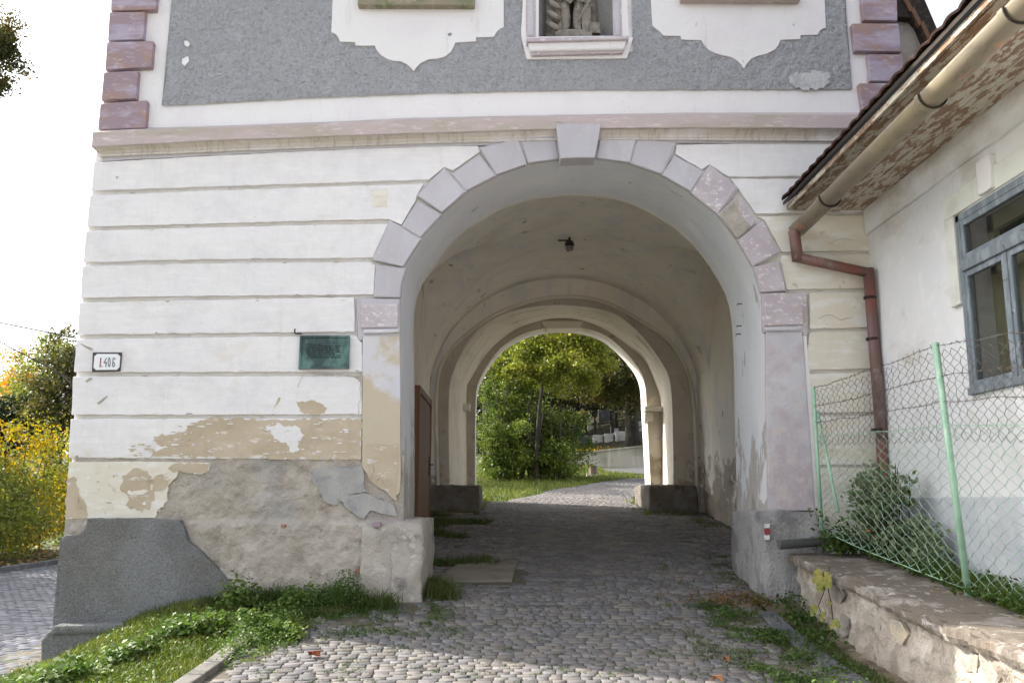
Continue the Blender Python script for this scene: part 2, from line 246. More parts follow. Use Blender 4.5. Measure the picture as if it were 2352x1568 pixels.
wallstone = mat('pale_wall_stone', (.37,.335,.29), [
    dict(col=(.55,.47,.33), s=1.7, lo=.54, hi=.66, amt=.8), dict(col=(.47,.47,.48), s=2.0, lo=.52, hi=.64, amt=.7), dict(col=(.22,.19,.165), s=4, det=9, lo=.56, hi=.64, amt=.7)], [(10,.9,.04),(50,.6,.01)], island=.10)
granite = mat('pale_grave_stone', (.50,.49,.46), [dict(col=(.36,.35,.32), s=4, lo=.5, hi=.65)], [(30,.4,.01)])
cemwall = mat('pale_cemetery_wall', (.44,.41,.37), [dict(col=(.30,.28,.24), s=1.0, v=(1,1,1), lo=.5, hi=.62), dict(col=(.56,.53,.49), s=1.7, v=(3,1,.4), lo=.55, hi=.65, amt=.7)], [(20,.5,.02)])
darkstone = mat('dark_grave_stone', (.10,.10,.105), [dict(col=(.17,.17,.17), s=5, lo=.5, hi=.6)], [(30,.3,.01)])
bark = mat('tree_bark', (.035,.029,.024), [dict(col=(.07,.062,.052), s=5, v=(2,2,.5), lo=.5, hi=.62)], [(14,.8,.03)])
turf = mat('turf_soil_and_moss', (.048,.062,.020), [dict(col=(.065,.088,.024), s=1.5, lo=.46, hi=.6), dict(col=(.11,.095,.045), s=2.6, lo=.56, hi=.66, amt=.7)], [(20,.8,.03)])
litter_m = leaf_mat('leaf_litter', [(.16,.07,.03), (.24,.12,.04), (.30,.20,.08), (.12,.06,.035)], trans=.1, vary=.9)
m_, t_, b_ = new_mat('window_glass'); b_.inputs['Base Color'].default_value = (.02,.025,.02,1); b_.inputs['Roughness'].default_value = .04
b_.inputs['Transmission Weight'].default_value = .0; b_.inputs['Alpha'].default_value = .22; b_.inputs['Specular IOR Level'].default_value = .8
glass = m_
olive_blind = mat('olive_inner_panel', (.34,.32,.20), [dict(col=(.22,.21,.135), s=2, lo=.5, hi=.6)], rough=.7)
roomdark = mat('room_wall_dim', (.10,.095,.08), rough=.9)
marigold_m = mat('orange_petal', (.80,.22,.01), rough=.5)

L_grass = leaf_mat('grass_blade', [(.05,.08,.014), (.10,.14,.022), (.16,.19,.035), (.26,.25,.07)], trans=.3, clump=2.5, vary=.5)
L_dgrass = leaf_mat('dark_grass_blade', [(.035,.060,.014), (.06,.095,.020), (.09,.12,.030), (.15,.135,.06)], trans=.3, clump=3, vary=.5)
L_nettle = leaf_mat('nettle_leaf', [(.05,.10,.02), (.085,.15,.03), (.13,.20,.045), (.20,.25,.07)], trans=.3, rough=.55, clump=3, vary=.6)
L_chick = leaf_mat('chickweed_leaf', [(.035,.075,.014), (.065,.12,.022), (.10,.155,.035)], trans=.3, clump=4, vary=.6)
L_shrub = leaf_mat('bright_shrub_leaf', [(.028,.050,.012), (.07,.11,.020), (.15,.20,.035), (.28,.32,.07)], trans=.4, rough=.4, clump=1.6, vary=.5)
L_lime = leaf_mat('yellow_green_leaf', [(.05,.075,.014), (.13,.16,.025), (.24,.26,.04), (.40,.38,.07)], trans=.45, rough=.4, clump=.9, vary=.5)
L_olive = leaf_mat('olive_brown_leaf', [(.030,.040,.014), (.06,.068,.02), (.12,.11,.032), (.22,.14,.04)], trans=.35, clump=.8, vary=.45)
L_dark = leaf_mat('dark_evergreen_leaf', [(.012,.020,.008), (.022,.035,.010), (.035,.05,.015)], trans=.2, clump=.6, vary=.5)
L_gold = leaf_mat('golden_hedge_leaf', [(.08,.12,.02), (.20,.20,.03), (.42,.31,.03), (.52,.28,.03)], trans=.45, clump=.8, vary=.4)
L_green2 = leaf_mat('green_hedge_leaf', [(.05,.08,.022), (.12,.16,.035), (.22,.24,.05), (.38,.32,.06)], trans=.45, clump=1.0, vary=.5)
L_orange = leaf_mat('orange_tree_leaf', [(.20,.15,.04), (.45,.24,.05), (.55,.22,.05), (.50,.33,.08)], trans=.5, clump=.7, vary=.5)
L_vine = leaf_mat('yellow_vine_leaf', [(.30,.19,.05), (.36,.30,.08), (.24,.26,.06), (.40,.34,.12)], trans=.3, clump=6, vary=.7)
L_gardenbush = leaf_mat('greyed_green_bush_leaf', [(.10,.15,.07), (.16,.22,.11), (.24,.29,.16), (.22,.18,.12)], trans=.3, clump=4, vary=.6)

# ------------------------------------------------------------------ mesh helpers
def fix(mesh, smooth_=False):
    if smooth_:
        mesh.polygons.foreach_set('use_smooth', [True]*len(mesh.polygons))
def setprops(o, label=None, cat=None, group=None, kind=None):
    if label: o['label'] = label
    if cat: o['category'] = cat
    if group: o['group'] = group
    if kind: o['kind'] = kind
    return o
def thing(name, label, cat, loc=(0,0,0), group=None):
    o = bpy.data.objects.new(name, None); COL.objects.link(o); o.location = loc; o.empty_display_size = .1
    return setprops(o, label, cat, group)
def WP(o):
    v = Vector(o.location); p = o.parent
    while p: v += Vector(p.location); p = p.parent
    return v
def link(name, mesh, m, parent=None, label=None, smooth_=False):
    o = bpy.data.objects.new(name, mesh); COL.objects.link(o)
    if m is not None and not mesh.materials: mesh.materials.append(m)
    if parent: o.parent = parent; o.location = -WP(parent)
    if label: o['label'] = label
    fix(mesh, smooth_)
    return o
class MB:
    def __init__(s): s.v = []; s.f = []
    def add(s, vs, fs):
        k = len(s.v); s.v += [tuple(v) for v in vs]; s.f += [tuple(i+k for i in f) for f in fs]; return s
    def box(s, lo, hi):
        x0,y0,z0 = lo; x1,y1,z1 = hi
        return s.add([(x0,y0,z0),(x1,y0,z0),(x1,y1,z0),(x0,y1,z0),(x0,y0,z1),(x1,y0,z1),(x1,y1,z1),(x0,y1,z1)],
              [(0,3,2,1),(4,5,6,7),(0,1,5,4),(1,2,6,5),(2,3,7,6),(3,0,4,7)])
    def hexa(s, a, b):   # a,b: 4 points each, joined
        return s.add(list(a)+list(b), [(0,1,2,3),(7,6,5,4),(0,4,5,1),(1,5,6,2),(2,6,7,3),(3,7,4,0)])
    def grid(s, rows, closed=False):
        n = len(rows[0]); k = len(s.v)
        for r in rows: s.v += [tuple(p) for p in r]
        for i in range(len(rows)-1):
            for j in range(n-1 if not closed else n):
                a = k+i*n+j; b = k+i*n+(j+1) % n; s.f.append((a, b, b+n, a+n))
        return s
    def tube(s, pts, r, n=6, cap=True):
        pts = [Vector(p) for p in pts]; rs = r if isinstance(r, (list, tuple)) else [r]*len(pts); rows = []
        u = None
        for i, p in enumerate(pts):
            t = (pts[min(i+1, len(pts)-1)]-pts[max(i-1, 0)]).normalized()
            if u is None: u = t.orthogonal().normalized()
            u = (u-t*u.dot(t)); u = u.normalized() if u.length > 1e-6 else t.orthogonal().normalized()
            w = t.cross(u)
            rows.append([p+(u*math.cos(2*PI*j/n)+w*math.sin(2*PI*j/n))*rs[i] for j in range(n)])
        k = len(s.v); s.grid(rows, True)
        if cap: s.f.append(tuple(k+j for j in range(n))[::-1]); s.f.append(tuple(k+(len(pts)-1)*n+j for j in range(n)))
        return s
    def mesh(s, name):
        me = bpy.data.meshes.new(name); me.from_pydata(s.v, [], s.f); me.update(); return me
    def build(s, name, m, parent=None, label=None, smooth_=False, bevel=0, seg=2):
        o = link(name, s.mesh(name), m, parent, label, smooth_)
        if bevel:
            b = o.modifiers.new('bevel', 'BEVEL'); b.width = bevel; b.segments = seg; b.limit_method = 'ANGLE'; b.angle_limit = rad(40)
        return o
def jag(pts, amp=3, step=10, seed=0, closed=True):
    """fractal edge: subdivide a pixel polygon and push the points about"""
    r = random.Random(seed); out = []; n = len(pts)
    for i in range(n if closed else n-1):
        a = Vector(pts[i]); b = Vector(pts[(i+1) % n]); d = b-a; k = max(1, int(d.length/step))
        for j in range(k):
            p = a+d*(j/k)
            if j: nr = Vector((-d.y, d.x)).normalized(); p += nr*r.uniform(-amp, amp)+d.normalized()*r.uniform(-step*.3, step*.3)
            out.append((p.x, p.y))
    if not closed: out.append(tuple(pts[-1]))
    return out
def prism_pts(front, holes, back_off):
    """front: list of Vectors (outer), holes: list of lists; returns MB"""
    mb = MB(); loops = [front]+list(holes)
    tris = tessellate_polygon(loops)
    allv = [p for l in loops for p in l]; n = len(allv)
    mb.v = [tuple(p) for p in allv]+[tuple(Vector(p)+back_off) for p in allv]
    for a, b, c in tris:
        nn = (allv[b]-allv[a]).cross(allv[c]-allv[a])
        if nn.dot(back_off) > 0: a, b, c = c, b, a
        mb.f.append((a, b, c)); mb.f.append((c+n, b+n, a+n))
    k = 0
    for l in loops:
        m = len(l)
        for j in range(m):
            a = k+j; b = k+(j+1) % m; mb.f.append((a, b, b+n, a+n))
        k += m
    return mb
def slab(name, px, Y, t, m, parent, holes=(), label=None, bevel=.006):
    """a plate on the facade whose outline is given as picture points; front face at Y, t thick"""
    mb = prism_pts([P(x, y, Y) for x, y in px], [[P(x, y, Y) for x, y in h] for h in holes], Vector((0, t, 0)))
    me = mb.mesh(name); bm = bmesh.new(); bm.from_mesh(me); bmesh.ops.recalc_face_normals(bm, faces=bm.faces)
    bmesh.ops.dissolve_limit(bm, angle_limit=.01, verts=bm.verts, edges=bm.edges) if not holes else None
    bm.to_mesh(me); bm.free()
    o = link(name, me, m, parent, label)
    if bevel:
        b = o.modifiers.new('bevel', 'BEVEL'); b.width = bevel; b.segments = 2; b.limit_method = 'ANGLE'; b.angle_limit = rad(50); b.use_clamp_overlap = True
    return o
def fb(x, y, z=0, o=4): return noise.fractal(Vector((x, y, z)), .8, 2.0, o)
def resample(pts, n):
    pts = [Vector(p) for p in pts]; L = [0]
    for a, b in zip(pts, pts[1:]): L.append(L[-1]+(b-a).length)
    out = []
    for i in range(n):
        s = L[-1]*i/(n-1); k = 0
        while k < len(L)-2 and L[k+1] < s: k += 1
        out.append(pts[k].lerp(pts[k+1], (s-L[k])/max(1e-9, L[k+1]-L[k])))
    return out
def catmull(pts, k=6):
    pts = [Vector(p) for p in pts]; q = [pts[0]]+pts+[pts[-1]]; out = []
    for i in range(1, len(q)-2):
        for j in range(k):
            t = j/k; a, b, c, d = q[i-1:i+3]
            out.append(.5*((2*b)+(c-a)*t+(2*a-5*b+4*c-d)*t*t+(3*b-a-3*c+d)*t**3))
    out.append(pts[-1]); return out

# =================================================================== SETTING: ground
def setting(name, mb, m, smooth_=True):
    o = mb.build(name, m, smooth_=smooth_); o['kind'] = 'structure'; return o
xs = np.unique(np.concatenate([np.linspace(-400,-40,12), np.linspace(-40,-12,15), np.linspace(-12,-5,22), np.linspace(-5,5,101), np.linspace(5,40,18), np.linspace(40,400,12)]))
ys = np.unique(np.concatenate([np.linspace(-200,-12,10), np.linspace(-12,-5,8), np.linspace(-5,10,121), np.linspace(10,45,50), np.linspace(45,400,20)]))
mb = MB(); XX, YY = np.meshgrid(xs, ys); ZZ = gz(XX, YY)
near = (np.abs(XX) < 5) & (YY > -5) & (YY < 16)
for i in range(len(ys)):
    for j in range(len(xs)):
        if near[i, j]: ZZ[i, j] += .02*fb(XX[i, j]*2, YY[i, j]*2)
ZZ -= .035
mb.grid([[(XX[i, j], YY[i, j], ZZ[i, j]) for j in range(len(xs))] for i in range(len(ys))])
ground = setting('ground', mb, turf)

# path bed under the setts, following the path curve
def path_l(Y): return np.interp(Y, [7, 8.3, 9.2, 11.6, 14.6, 15.6, 17], [-.3, .0, .28, 1.26, 2.98, 4.2, 6.5])+.07*np.sin(Y*2.7)
def path_r(Y): return np.interp(Y, [8.3, 9.4, 10.5, 12, 16], [2.45, 2.55, 3.3, 5.0, 9.0])
mb = MB(); rows = []
for Y in np.linspace(-9, 15.4, 180):
    xl = -2.05 if Y < 0 else -1.3
    xr = 2.35 if Y < -.05 else 3.35
    if Y >= 8.3: xl = path_l(Y); xr = path_r(Y)
    rows.append([(x, Y, GZ(x if x > -1.8 else -1.8, Y)-.005+.003*fb(x*6, Y*6)) for x in np.linspace(xl, xr, 24)])
mb.grid(rows); setting('path', mb, soil)

mb = MB().grid([[(x, y, GZ(x, y)+.006) for x in np.linspace(-9, 9, 10)] for y in np.linspace(-40, -5.0, 20)])  # unseen pale paving added to bounce sunlight into the vault
setting('bounce_forecourt', mb, mat('pale_bounce_paving', (.34,.32,.29), [dict(col=(.40,.38,.34), s=2, lo=.45, hi=.6)], [(20,.5,.02)]))

def sett_mesh_arrays(cx, cy, cz, w, l, h, ang, tilt, jit):
    """chamfered stone: 12 verts, 9 quads"""
    n = len(cx); base = np.array([[-1,-1],[1,-1],[1,1],[-1,1]])*.5
    V = np.zeros((n, 12, 3))
    J = jit[:, :, :]
    for ring, (ins, dz) in enumerate(((.92, 0.0), (1.0, -.005), (1.0, -.06))):
        for k in range(4):
            bx = base[k, 0]*w*ins + J[:, k, 0]; by = base[k, 1]*l*ins + J[:, k, 1]
            zz = cz + dz + (tilt[:, 0]*bx + tilt[:, 1]*by) + (h if ring < 2 else 0)
            V[:, ring*4+k, 0] = cx + bx*np.cos(ang)-by*np.sin(ang)
            V[:, ring*4+k, 1] = cy + bx*np.sin(ang)+by*np.cos(ang)
            V[:, ring*4+k, 2] = zz
    F = [(0,1,2,3)]
    for r in (0, 4):
        for k in range(4): F.append((r+k, r+4+k, r+4+(k+1) % 4, r+(k+1) % 4))
    F = np.array(F)
    faces = (F[None, :, :] + (np.arange(n)*12)[:, None, None]).reshape(-1, 4)
    return V.reshape(-1, 3), faces
def quads_mesh(name, V, F, smooth_=False):
    me = bpy.data.meshes.new(name); k = F.shape[1]
    me.vertices.add(len(V)); me.vertices.foreach_set('co', np.ascontiguousarray(V, dtype=np.float32).ravel())
    me.loops.add(F.size); me.loops.foreach_set('vertex_index', np.ascontiguousarray(F, dtype=np.int32).ravel())
    me.polygons.add(len(F)); me.polygons.foreach_set('loop_start', np.arange(0, F.size, k, dtype=np.int32))
    if smooth_: me.polygons.foreach_set('use_smooth', np.ones(len(F), dtype=bool))
    me.update(calc_edges=True); me.validate(); return me

stones = []
r_ = 0; Y = -4.2
while Y < 15.4:
    rowh = .084 + .008*math.sin(r_*1.7)
    x = -2.2 + random.uniform(0, .1)
    while x < 6.8:
        w_ = random.uniform(.075, .145)
        cxs = x+w_/2
        yy = Y - .045*(cxs-.6)**2*(1 if Y < 9 else .2) + random.uniform(-.006, .006)
        xl = -2.02 if yy < 0 else (-1.25 if yy < 8.3 else path_l(yy)+.05)
        xr = (2.30 if yy < -.02 else (3.3 if yy < 8.3 else path_r(yy)-.05))
        if xl < cxs < xr:
            stones.append((cxs, yy, w_-.008, rowh-.007))
        x += w_
    Y += rowh; r_ += 1
st = np.array(stones)
# holes where turf and slab lie
def grassy(X, Y):
    """how much the joint plants have swallowed the setts (0..1)"""
    n = fb(X*1.6+5, Y*1.6)*.35
    a = 0
    if Y > .1 and X < -.3+n*1.6 and Y < 6.4: a = max(a, .9 if (fb(X*.9, Y*1.3+9) > -.15) else .2)
    if Y < .2 and X > 1.75+n*1.3: a = max(a, .55)
    if Y < .1 and Y > -.9+n and X < -.6+n: a = max(a, .95)
    if Y < -.6 and X < -1.8+n*.6: a = max(a, .8)
    if 0 < Y < 7 and X > 2.3+n: a = max(a, .45)
    return a
keep = []
for s in stones:
    g = grassy(s[0], s[1]); inslab = (-.62 < s[0] < .22 and .55 < s[1] < 1.35)
    keep.append((random.random() > g*.55) and not inslab)
st = st[np.array(keep)]
zz = gz(np.maximum(st[:, 0], -1.8), st[:, 1])
nS = len(st); tilt = RNG.normal(0, .010, (nS, 2)); tilt[:, 1] += np.gradient(np.interp(np.linspace(-9, 20, 300), _ky, _kz), 29/299)[np.clip(((st[:, 1]+9)/29*299).astype(int), 0, 299)]
jit = RNG.normal(0, .0035, (nS, 4, 2)); ang = RNG.normal(0, .035, nS) + -.09*(st[:, 0]-.6)*(st[:, 1] < 9); hh = RNG.uniform(.002, .008, nS)
vis = np.array([(-60 < proj((a, b, c))[0] < 2420) and proj((a, b, c))[1] < 1600 for a, b, c in zip(st[:, 0], st[:, 1], zz)])
order = np.argsort(st[:, 1]+1000*(~vis)); single = order[:300]; rest = np.setdiff1d(np.arange(nS), single)
V, F = sett_mesh_arrays(st[rest, 0], st[rest, 1], zz[rest], st[rest, 2], st[rest, 3], hh[rest], ang[rest], tilt[rest], jit[rest])
so = link('sett', quads_mesh('setts', V, F), sett, bpy.data.objects['path']); so['kind'] = 'stuff'; so['label'] = 'worn basalt setts paving the passage beyond the nearest rows'
variants = []
for q in range(10):
    Vv, Fv = sett_mesh_arrays(np.zeros(1), np.zeros(1), np.zeros(1), np.full(1, .11), np.full(1, .081), np.full(1, .0), np.zeros(1), np.zeros((1, 2)), RNG.normal(0, .004, (1, 4, 2)))
    me = quads_mesh('sett', Vv, Fv); me.materials.append(sett); variants.append(me)
pathob = bpy.data.objects['path']
for i in single:
    o = bpy.data.objects.new('sett', variants[int(i) % 10]); COL.objects.link(o); o.parent = pathob
    o.location = (st[i, 0], st[i, 1], zz[i]+hh[i]); o.rotation_euler = (tilt[i, 1], -tilt[i, 0], ang[i]); o.scale = (st[i, 2]/.11, st[i, 3]/.081, 1)

# left road with setts, kerb and verge
mb = MB().grid([[(x, y, GZ(x, y)+.004 if x > -10.9 else .004) for x in np.linspace(-10.9, -4.55, 8)] for y in np.linspace(-12, 60, 40)])
setting('road', mb, soil)
rs = []
y = -2.0; r_ = 0
while y < 24:
    x = -10.85 + (r_ % 2)*.07
    while x < -4.3:
        p = proj((x, y, 0))
        if p[0] < 230 and p[0] > -60 and p[1] < 1640: rs.append((x, y))
        x += .15
    y += .13; r_ += 1
rs = np.array(rs); n = len(rs)
V, F = sett_mesh_arrays(rs[:, 0], rs[:, 1], np.full(n, .0), np.full(n, .128), np.full(n, .108), RNG.uniform(.008, .018, n), RNG.normal(0, .04, n), RNG.normal(0, .03, (n, 2)), RNG.normal(0, .005, (n, 4, 2)))
o = link('sett', quads_mesh('road_setts', V, F), sett_blue, bpy.data.objects['road']); o['kind'] = 'stuff'
kb = thing('kerb', 'grey kerb stones between the road and the leafy verge at left', 'kerb', (-10.95, 12, 0))
for k in range(24):
    y0 = 6+k*1.0
    MB().box((-11.05, y0+.006, -.1), (-10.9, y0+.994, .12)).build('kerb_stone', kerbstone, kb, bevel=.012)

# =================================================================== GATE TOWER
T = thing('gate_tower', 'white and grey plastered gate tower with an arched passage through it', 'building', (0, 0, .6))
ARCH = [(975,1400),(930,1250),(925,1100),(921,900),(919,760),(919,690),(928,620),(945,580),(967,548),(1015,487),(1068,440),(1138,402),(1212,375),(1287,364.5),(1330,362),(1367,362),(1447,373),(1520,400),(1590,440),(1648,490),(1693,548),(1730,610),(1748,672),(1755,760),(1760,900),(1765,1050),(1768,1200),(1765,1400)]
ARCH = [(921,1420),(921,1250),(920,1100),(920,900)]+ARCH[4:24]+[(1758,900),(1762,1050),(1765,1200),(1768,1420)]
arc_w = catmull([P(x, y, 0) for x, y in ARCH], 5)
XL, XR = -4.27, 4.12
def z_on(x, y): return P(x, y, 0).z
ZTOP = 9.2
nx0, nx1, nzt = P(1238, 80, 0).x, P(1412, 80, 0).x, z_on(1300, 84)+1.35
nz0 = z_on(1300, 84)
niche_h = [Vector((nx0, 0, nz0)), Vector((nx1, 0, nz0))]+[Vector(((nx0+nx1)/2+(nx1-nx0)/2*math.cos(a), 0, nzt+(nx1-nx0)/2*math.sin(a))) for a in np.linspace(0, PI, 13)]
wins = []
for (a, b) in ((845, 1072), (1578, 1812)):
    xa, xb = P(a, 8, 0).x, P(b, 8, 0).x; z0 = z_on((a+b)/2, 0)+.02
    wins.append((xa, xb, z0, z0+1.7))
win_holes = [[Vector((a, 0, c)), Vector((b, 0, c)), Vector((b, 0, d)), Vector((a, 0, d))] for a, b, c, d in wins]
outer = [P(219, 365, 0), P(196, 604, 0), P(176, 855, 0), P(165, 1055, 0), Vector((P(160,1190,0).x, 0, -.3)), arc_w[0]+Vector((0,0,-.25)), *arc_w, arc_w[-1]+Vector((0,0,-.25)), Vector((XR, 0, -.3)), Vector((XR, 0, ZTOP)), Vector((P(258,0,0).x+.03, 0, ZTOP)), P(258, 0, 0), P(231, 300, 0)]
mbw = prism_pts(outer, [niche_h]+win_holes, Vector((0, .30, 0)))
# the lower half shows only in the grooves, the upper as white margin: two materials split by height
me = mbw.mesh('wall'); me.materials.append(upwhite); me.materials.append(groove)
o = link('wall', me, None, T)
zc = z_on(900, 330)
# recut: simple height split by face centre is too coarse, so the lower skin is a thin backing sheet of its own
low = [P(221, 368, -.004), P(198, 604, -.004), P(178, 855, -.004), P(168, 1055, -.004), P(163, 1185, -.004), Vector((arc_w[0].x, -.004, P(163,1185,0).z))]
arcf = [v+Vector((0, -.004, 0)) for v in arc_w if v.z > P(163,1185,0).z]
low += arcf + [Vector((arcf[-1].x, -.004, P(163,1185,0).z)), Vector((4.05, -.004, P(163,1185,0).z)), P(2060, 330, -.004)]
b = prism_pts(low, [], Vector((0, .002, 0))); b.build('groove_backing', groove, T)
# reveal of the front arch (jambs and soffit)
fr = resample(arc_w, 90); bk = []
cxm = (arc_w[0].x+arc_w[-1].x)/2
rows = []
for k in range(13):
    t = k/12; rows.append([Vector((cxm+(p.x-cxm)*(1-.012*t), 1.1*t, p.z-.02*t + 0)) + Vector((.012*fb(p.z*1.3, t*2, 3), 0, .012*fb(p.x, t*2, 7))) for p in fr])
for r0 in (rows[0],):
    for i, p in enumerate(fr): r0[i] = p
MB().grid(rows).build('archway_reveal', reveal_m, T, smooth_=True)
# body of the tower: side walls, rear wall, inner diaphragm, ceiling slab
bkarc = rows[-1]
dia = [Vector((XL+.1, 1.1, -.3)), Vector((bkarc[0].x, 1.1, -.3)), *bkarc, Vector((bkarc[-1].x, 1.1, -.3)), Vector((XR-.1, 1.1, -.3)), Vector((XR-.1, 1.1, 6.2)), Vector((XL+.1, 1.1, 6.2))]
prism_pts(dia, [], Vector((0, .06, 0))).build('inner_wall', inner_m, T)
MB().box((XL+.05, .3, -.3), (XL+.45, 8.55, ZTOP)).build('side_wall', upwhite, T); MB().box((XR-.3, .3, -.3), (XR, 8.55, ZTOP)).build('side_wall', upwhite, T)
rearY0, rearY1 = 7.85, 8.25
# ---- rear arch rings
Ar = [(1005,1215),(1005,1120),(1003,884),(1029,812),(1085,756),(1150,715),(1230,688),(1309,680),(1380,690),(1445,720),(1532,776),(1570,830),(1592,906),(1600,1060),(1604,1215)]
Bf = [(1031,1215),(1032,1115),(1031,912),(1045,844),(1081,776),(1133,732),(1205,708),(1301,701),(1405,718),(1465,762),(1517,828),(1540,884),(1546,1020),(1547,1111),(1549,1215)]
Bb = [(1073,1215),(1073,1111),(1072,908),(1081,872),(1125,804),(1185,756),(1253,735),(1291,732),(1329,735),(1385,754),(1445,796),(1481,828),(1505,884),(1519,940),(1521,1111),(1521,1215)]
Cb = [(1092,1215),(1091,1115),(1092,924),(1103,868),(1145,804),(1197,768),(1253,752),(1291,749),(1329,751),(1381,764),(1421,792),(1461,836),(1481,876),(1486,944),(1495,1115),(1497,1215)]
def ring(px, Y, n=72): return resample(catmull([P(x, y, Y) for x, y in px], 5), n)
RA, RB, RB2, RC, RC2 = ring(Ar, 6.42), ring(Bf, 6.5), ring(Bb, rearY0), ring(Cb, rearY0), ring(Cb, rearY0)
RC2 = [Vector((p.x, rearY1, p.z)) for p in RC2]
for r0 in (RB, RB2, RC, RC2, RA):
    if r0[0].z > 1.1: r0[0].z = 1.1
    if r0[-1].z > 1.1: r0[-1].z = 1.1
def flat(outerpts, hole, Y, t, name, m):
    # wall with an opening that reaches the ground: one outline
    o_ = [Vector((outerpts[0], Y, .9)), Vector((hole[0].x, Y, .9))]+[Vector((p.x, Y, p.z)) for p in hole]+[Vector((hole[-1].x, Y, .9)), Vector((outerpts[1], Y, .9)), Vector((outerpts[1], Y, outerpts[2])), Vector((outerpts[0], Y, outerpts[2]))]
    return prism_pts(o_, [], Vector((0, t, 0))).build(name, m, T)
flat((-1.6, 3.6, 6.3), RB, 6.5, .05, 'rear_arch_wall', inner_m)
MB().grid([[Vector((p.x, 6.488, p.z)) for p in RB], [Vector((p.x, 6.488, p.z)) for p in RA]]).build('rear_arch_face', ring_shade_m, T)
MB().grid([RB, [a.lerp(b_, .5) for a, b_ in zip(RB, RB2)], RB2]).build('rear_arch_soffit', inner_l, T, smooth_=True)
flat((-1.6, 3.6, 6.3), RC, rearY0, .05, 'rear_arch_rim', ring_shade_m)
MB().grid([RC, RC2]).build('rear_arch_outer_soffit', inner_l, T, smooth_=True)
flat((XL+.1, XR-.05, ZTOP), RC2, rearY1, .3, 'rear_wall', upwhite)
# raised rib round the rear arch, and scribed panel lines on its soffit
rib = []
for p in RA: rib.append(Vector((p.x, 6.46, p.z)))
MB().tube(rib, .035, 6).build('rear_arch_rib', inner_l, T, smooth_=True)
# keystone block of the rear arch
slab('rear_keystone', [(1243,737),(1340,737),(1333,749),(1330,754),(1256,754),(1250,748)], rearY0-.06, .45, inner_l, T)
for a, b_ in ((20, 26), (29, 35), (37, 43), (46, 52)):
    for tt in (.22, .62):
        MB().tube([RB[i].lerp(RB2[i], tt)*1.0 for i in range(a, b_)], .006, 4).build('scribed_line', bare, T)
# ---- passage walls and vault
PXL, PXR = -1.3, 3.30
def ceil_z(X, Y):
    u = (X-1.0)/2.32; m0 = 3.30 + 2.12*math.sqrt(max(0, 1-u*u*.995))
    c = -9
    for yc, hw in ((3.75, 1.75),):
        w_ = (Y-yc)/hw
        if abs(w_) < 1: c = max(c, 3.30+1.85*math.sqrt(1-w_*w_))
    return max(m0, c)
rows = []
for Y_ in np.linspace(1.12, 6.5, 60):
    rows.append([(X_, Y_, ceil_z(X_, Y_)+.015*fb(X_, Y_)) for X_ in 1.0-2.30*np.cos(np.linspace(0, PI, 70))])
MB().grid(rows).build('vault', inner_m, T, smooth_=True)
for X_, nm in ((PXL, 'passage_wall'), (PXR, 'passage_wall')):
    rows = []
    for Y_ in np.linspace(1.12, 6.55, 70):
        top = ceil_z(X_, min(Y_, 6.5))+.03; col = []
        for z in np.linspace(.3, top, 50):
            off = .02*fb(Y_*1.5, z*1.5, X_) 
            if z < 1.75 + .35*fb(Y_*1.3, 4, X_) and X_ > 0: off += .045+.05*fb(Y_*7, z*3.0, X_+3)
            col.append((X_+(off if X_ > 0 else -off), Y_, z))
        rows.append(col)
    MB().grid(rows).build(nm, inner_m, T, smooth_=True)
mb = MB(); mb.box((XL+.1, 1.2, 5.75), (XR-.1, 8.3, 5.9)); mb.box((-1.75, 6.45, 0.6), (-1.45, 8.3, 5.8)); mb.box((3.5, 6.45, .6), (3.8, 8.3, 5.8)); mb.build('floor_slab', groove, T)
# pier bases inside
def block(name, x0, x1, y0, y1, z0, z1, m, seed=0, amp=.02, parent=T, label=None, lean=0):
    me = bpy.data.meshes.new(name); bm = bmesh.new(); bmesh.ops.create_cube(bm, size=1)
    bmesh.ops.subdivide_edges(bm, edges=bm.edges, cuts=13, use_grid_fill=True)
    for v in bm.verts:
        c = Vector(v.co); m4 = abs(c.x)**8+abs(c.y)**8+abs(c.z)**8
        # rounded corners
        s_ = (max(abs(c.x), abs(c.y), abs(c.z))*2); L_ = c.length*2
        c2 = c*(1-.10*max(0, L_-1.25))
        x = x0+(c2.x+.5)*(x1-x0); y = y0+(c2.y+.5)*(y1-y0); z = z0+(c2.z+.5)*(z1-z0)
        n3 = Vector((fb(x*4+seed, y*4, z*4), fb(x*4, y*4+seed+9, z*4), fb(x*4, y*4, z*4+seed+19)))
        v.co = Vector((x+lean*(z1-z), y, z))+n3*amp
    bm.to_mesh(me); bm.free()
    return link(name, me, m, parent, label, smooth_=True)
zt = P(1080, 1113, 6.45).z
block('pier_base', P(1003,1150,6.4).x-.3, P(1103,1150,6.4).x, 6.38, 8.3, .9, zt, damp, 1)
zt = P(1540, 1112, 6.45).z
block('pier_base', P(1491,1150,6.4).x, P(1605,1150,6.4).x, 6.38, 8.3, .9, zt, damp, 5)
block('pier_step', -1.25, -.55, 6.05, 6.4, .9, GZ(0, 6.2)+.03, slab_m, 8, .01)
# impost mouldings of the rear arch
for (x0, y0, x1, y1) in ((1064,930,1080,945),):
    a = P(x0, y0, 7.8); c = P(x1, y1, 7.8); block('impost', a.x, c.x, 7.55, 7.9, c.z, a.z, inner_l, 3, .01)
a = P(1479, 934, 7.8); c = P(1522, 944, 7.8); block('impost', a.x, c.x, 7.65, 8.1, c.z, a.z, inner_l, 4, .006)
a = P(1481, 946, 7.8); c = P(1500, 966, 7.8); block('impost', a.x, c.x, 7.8, 8.2, c.z, a.z, inner_l, 6, .008)

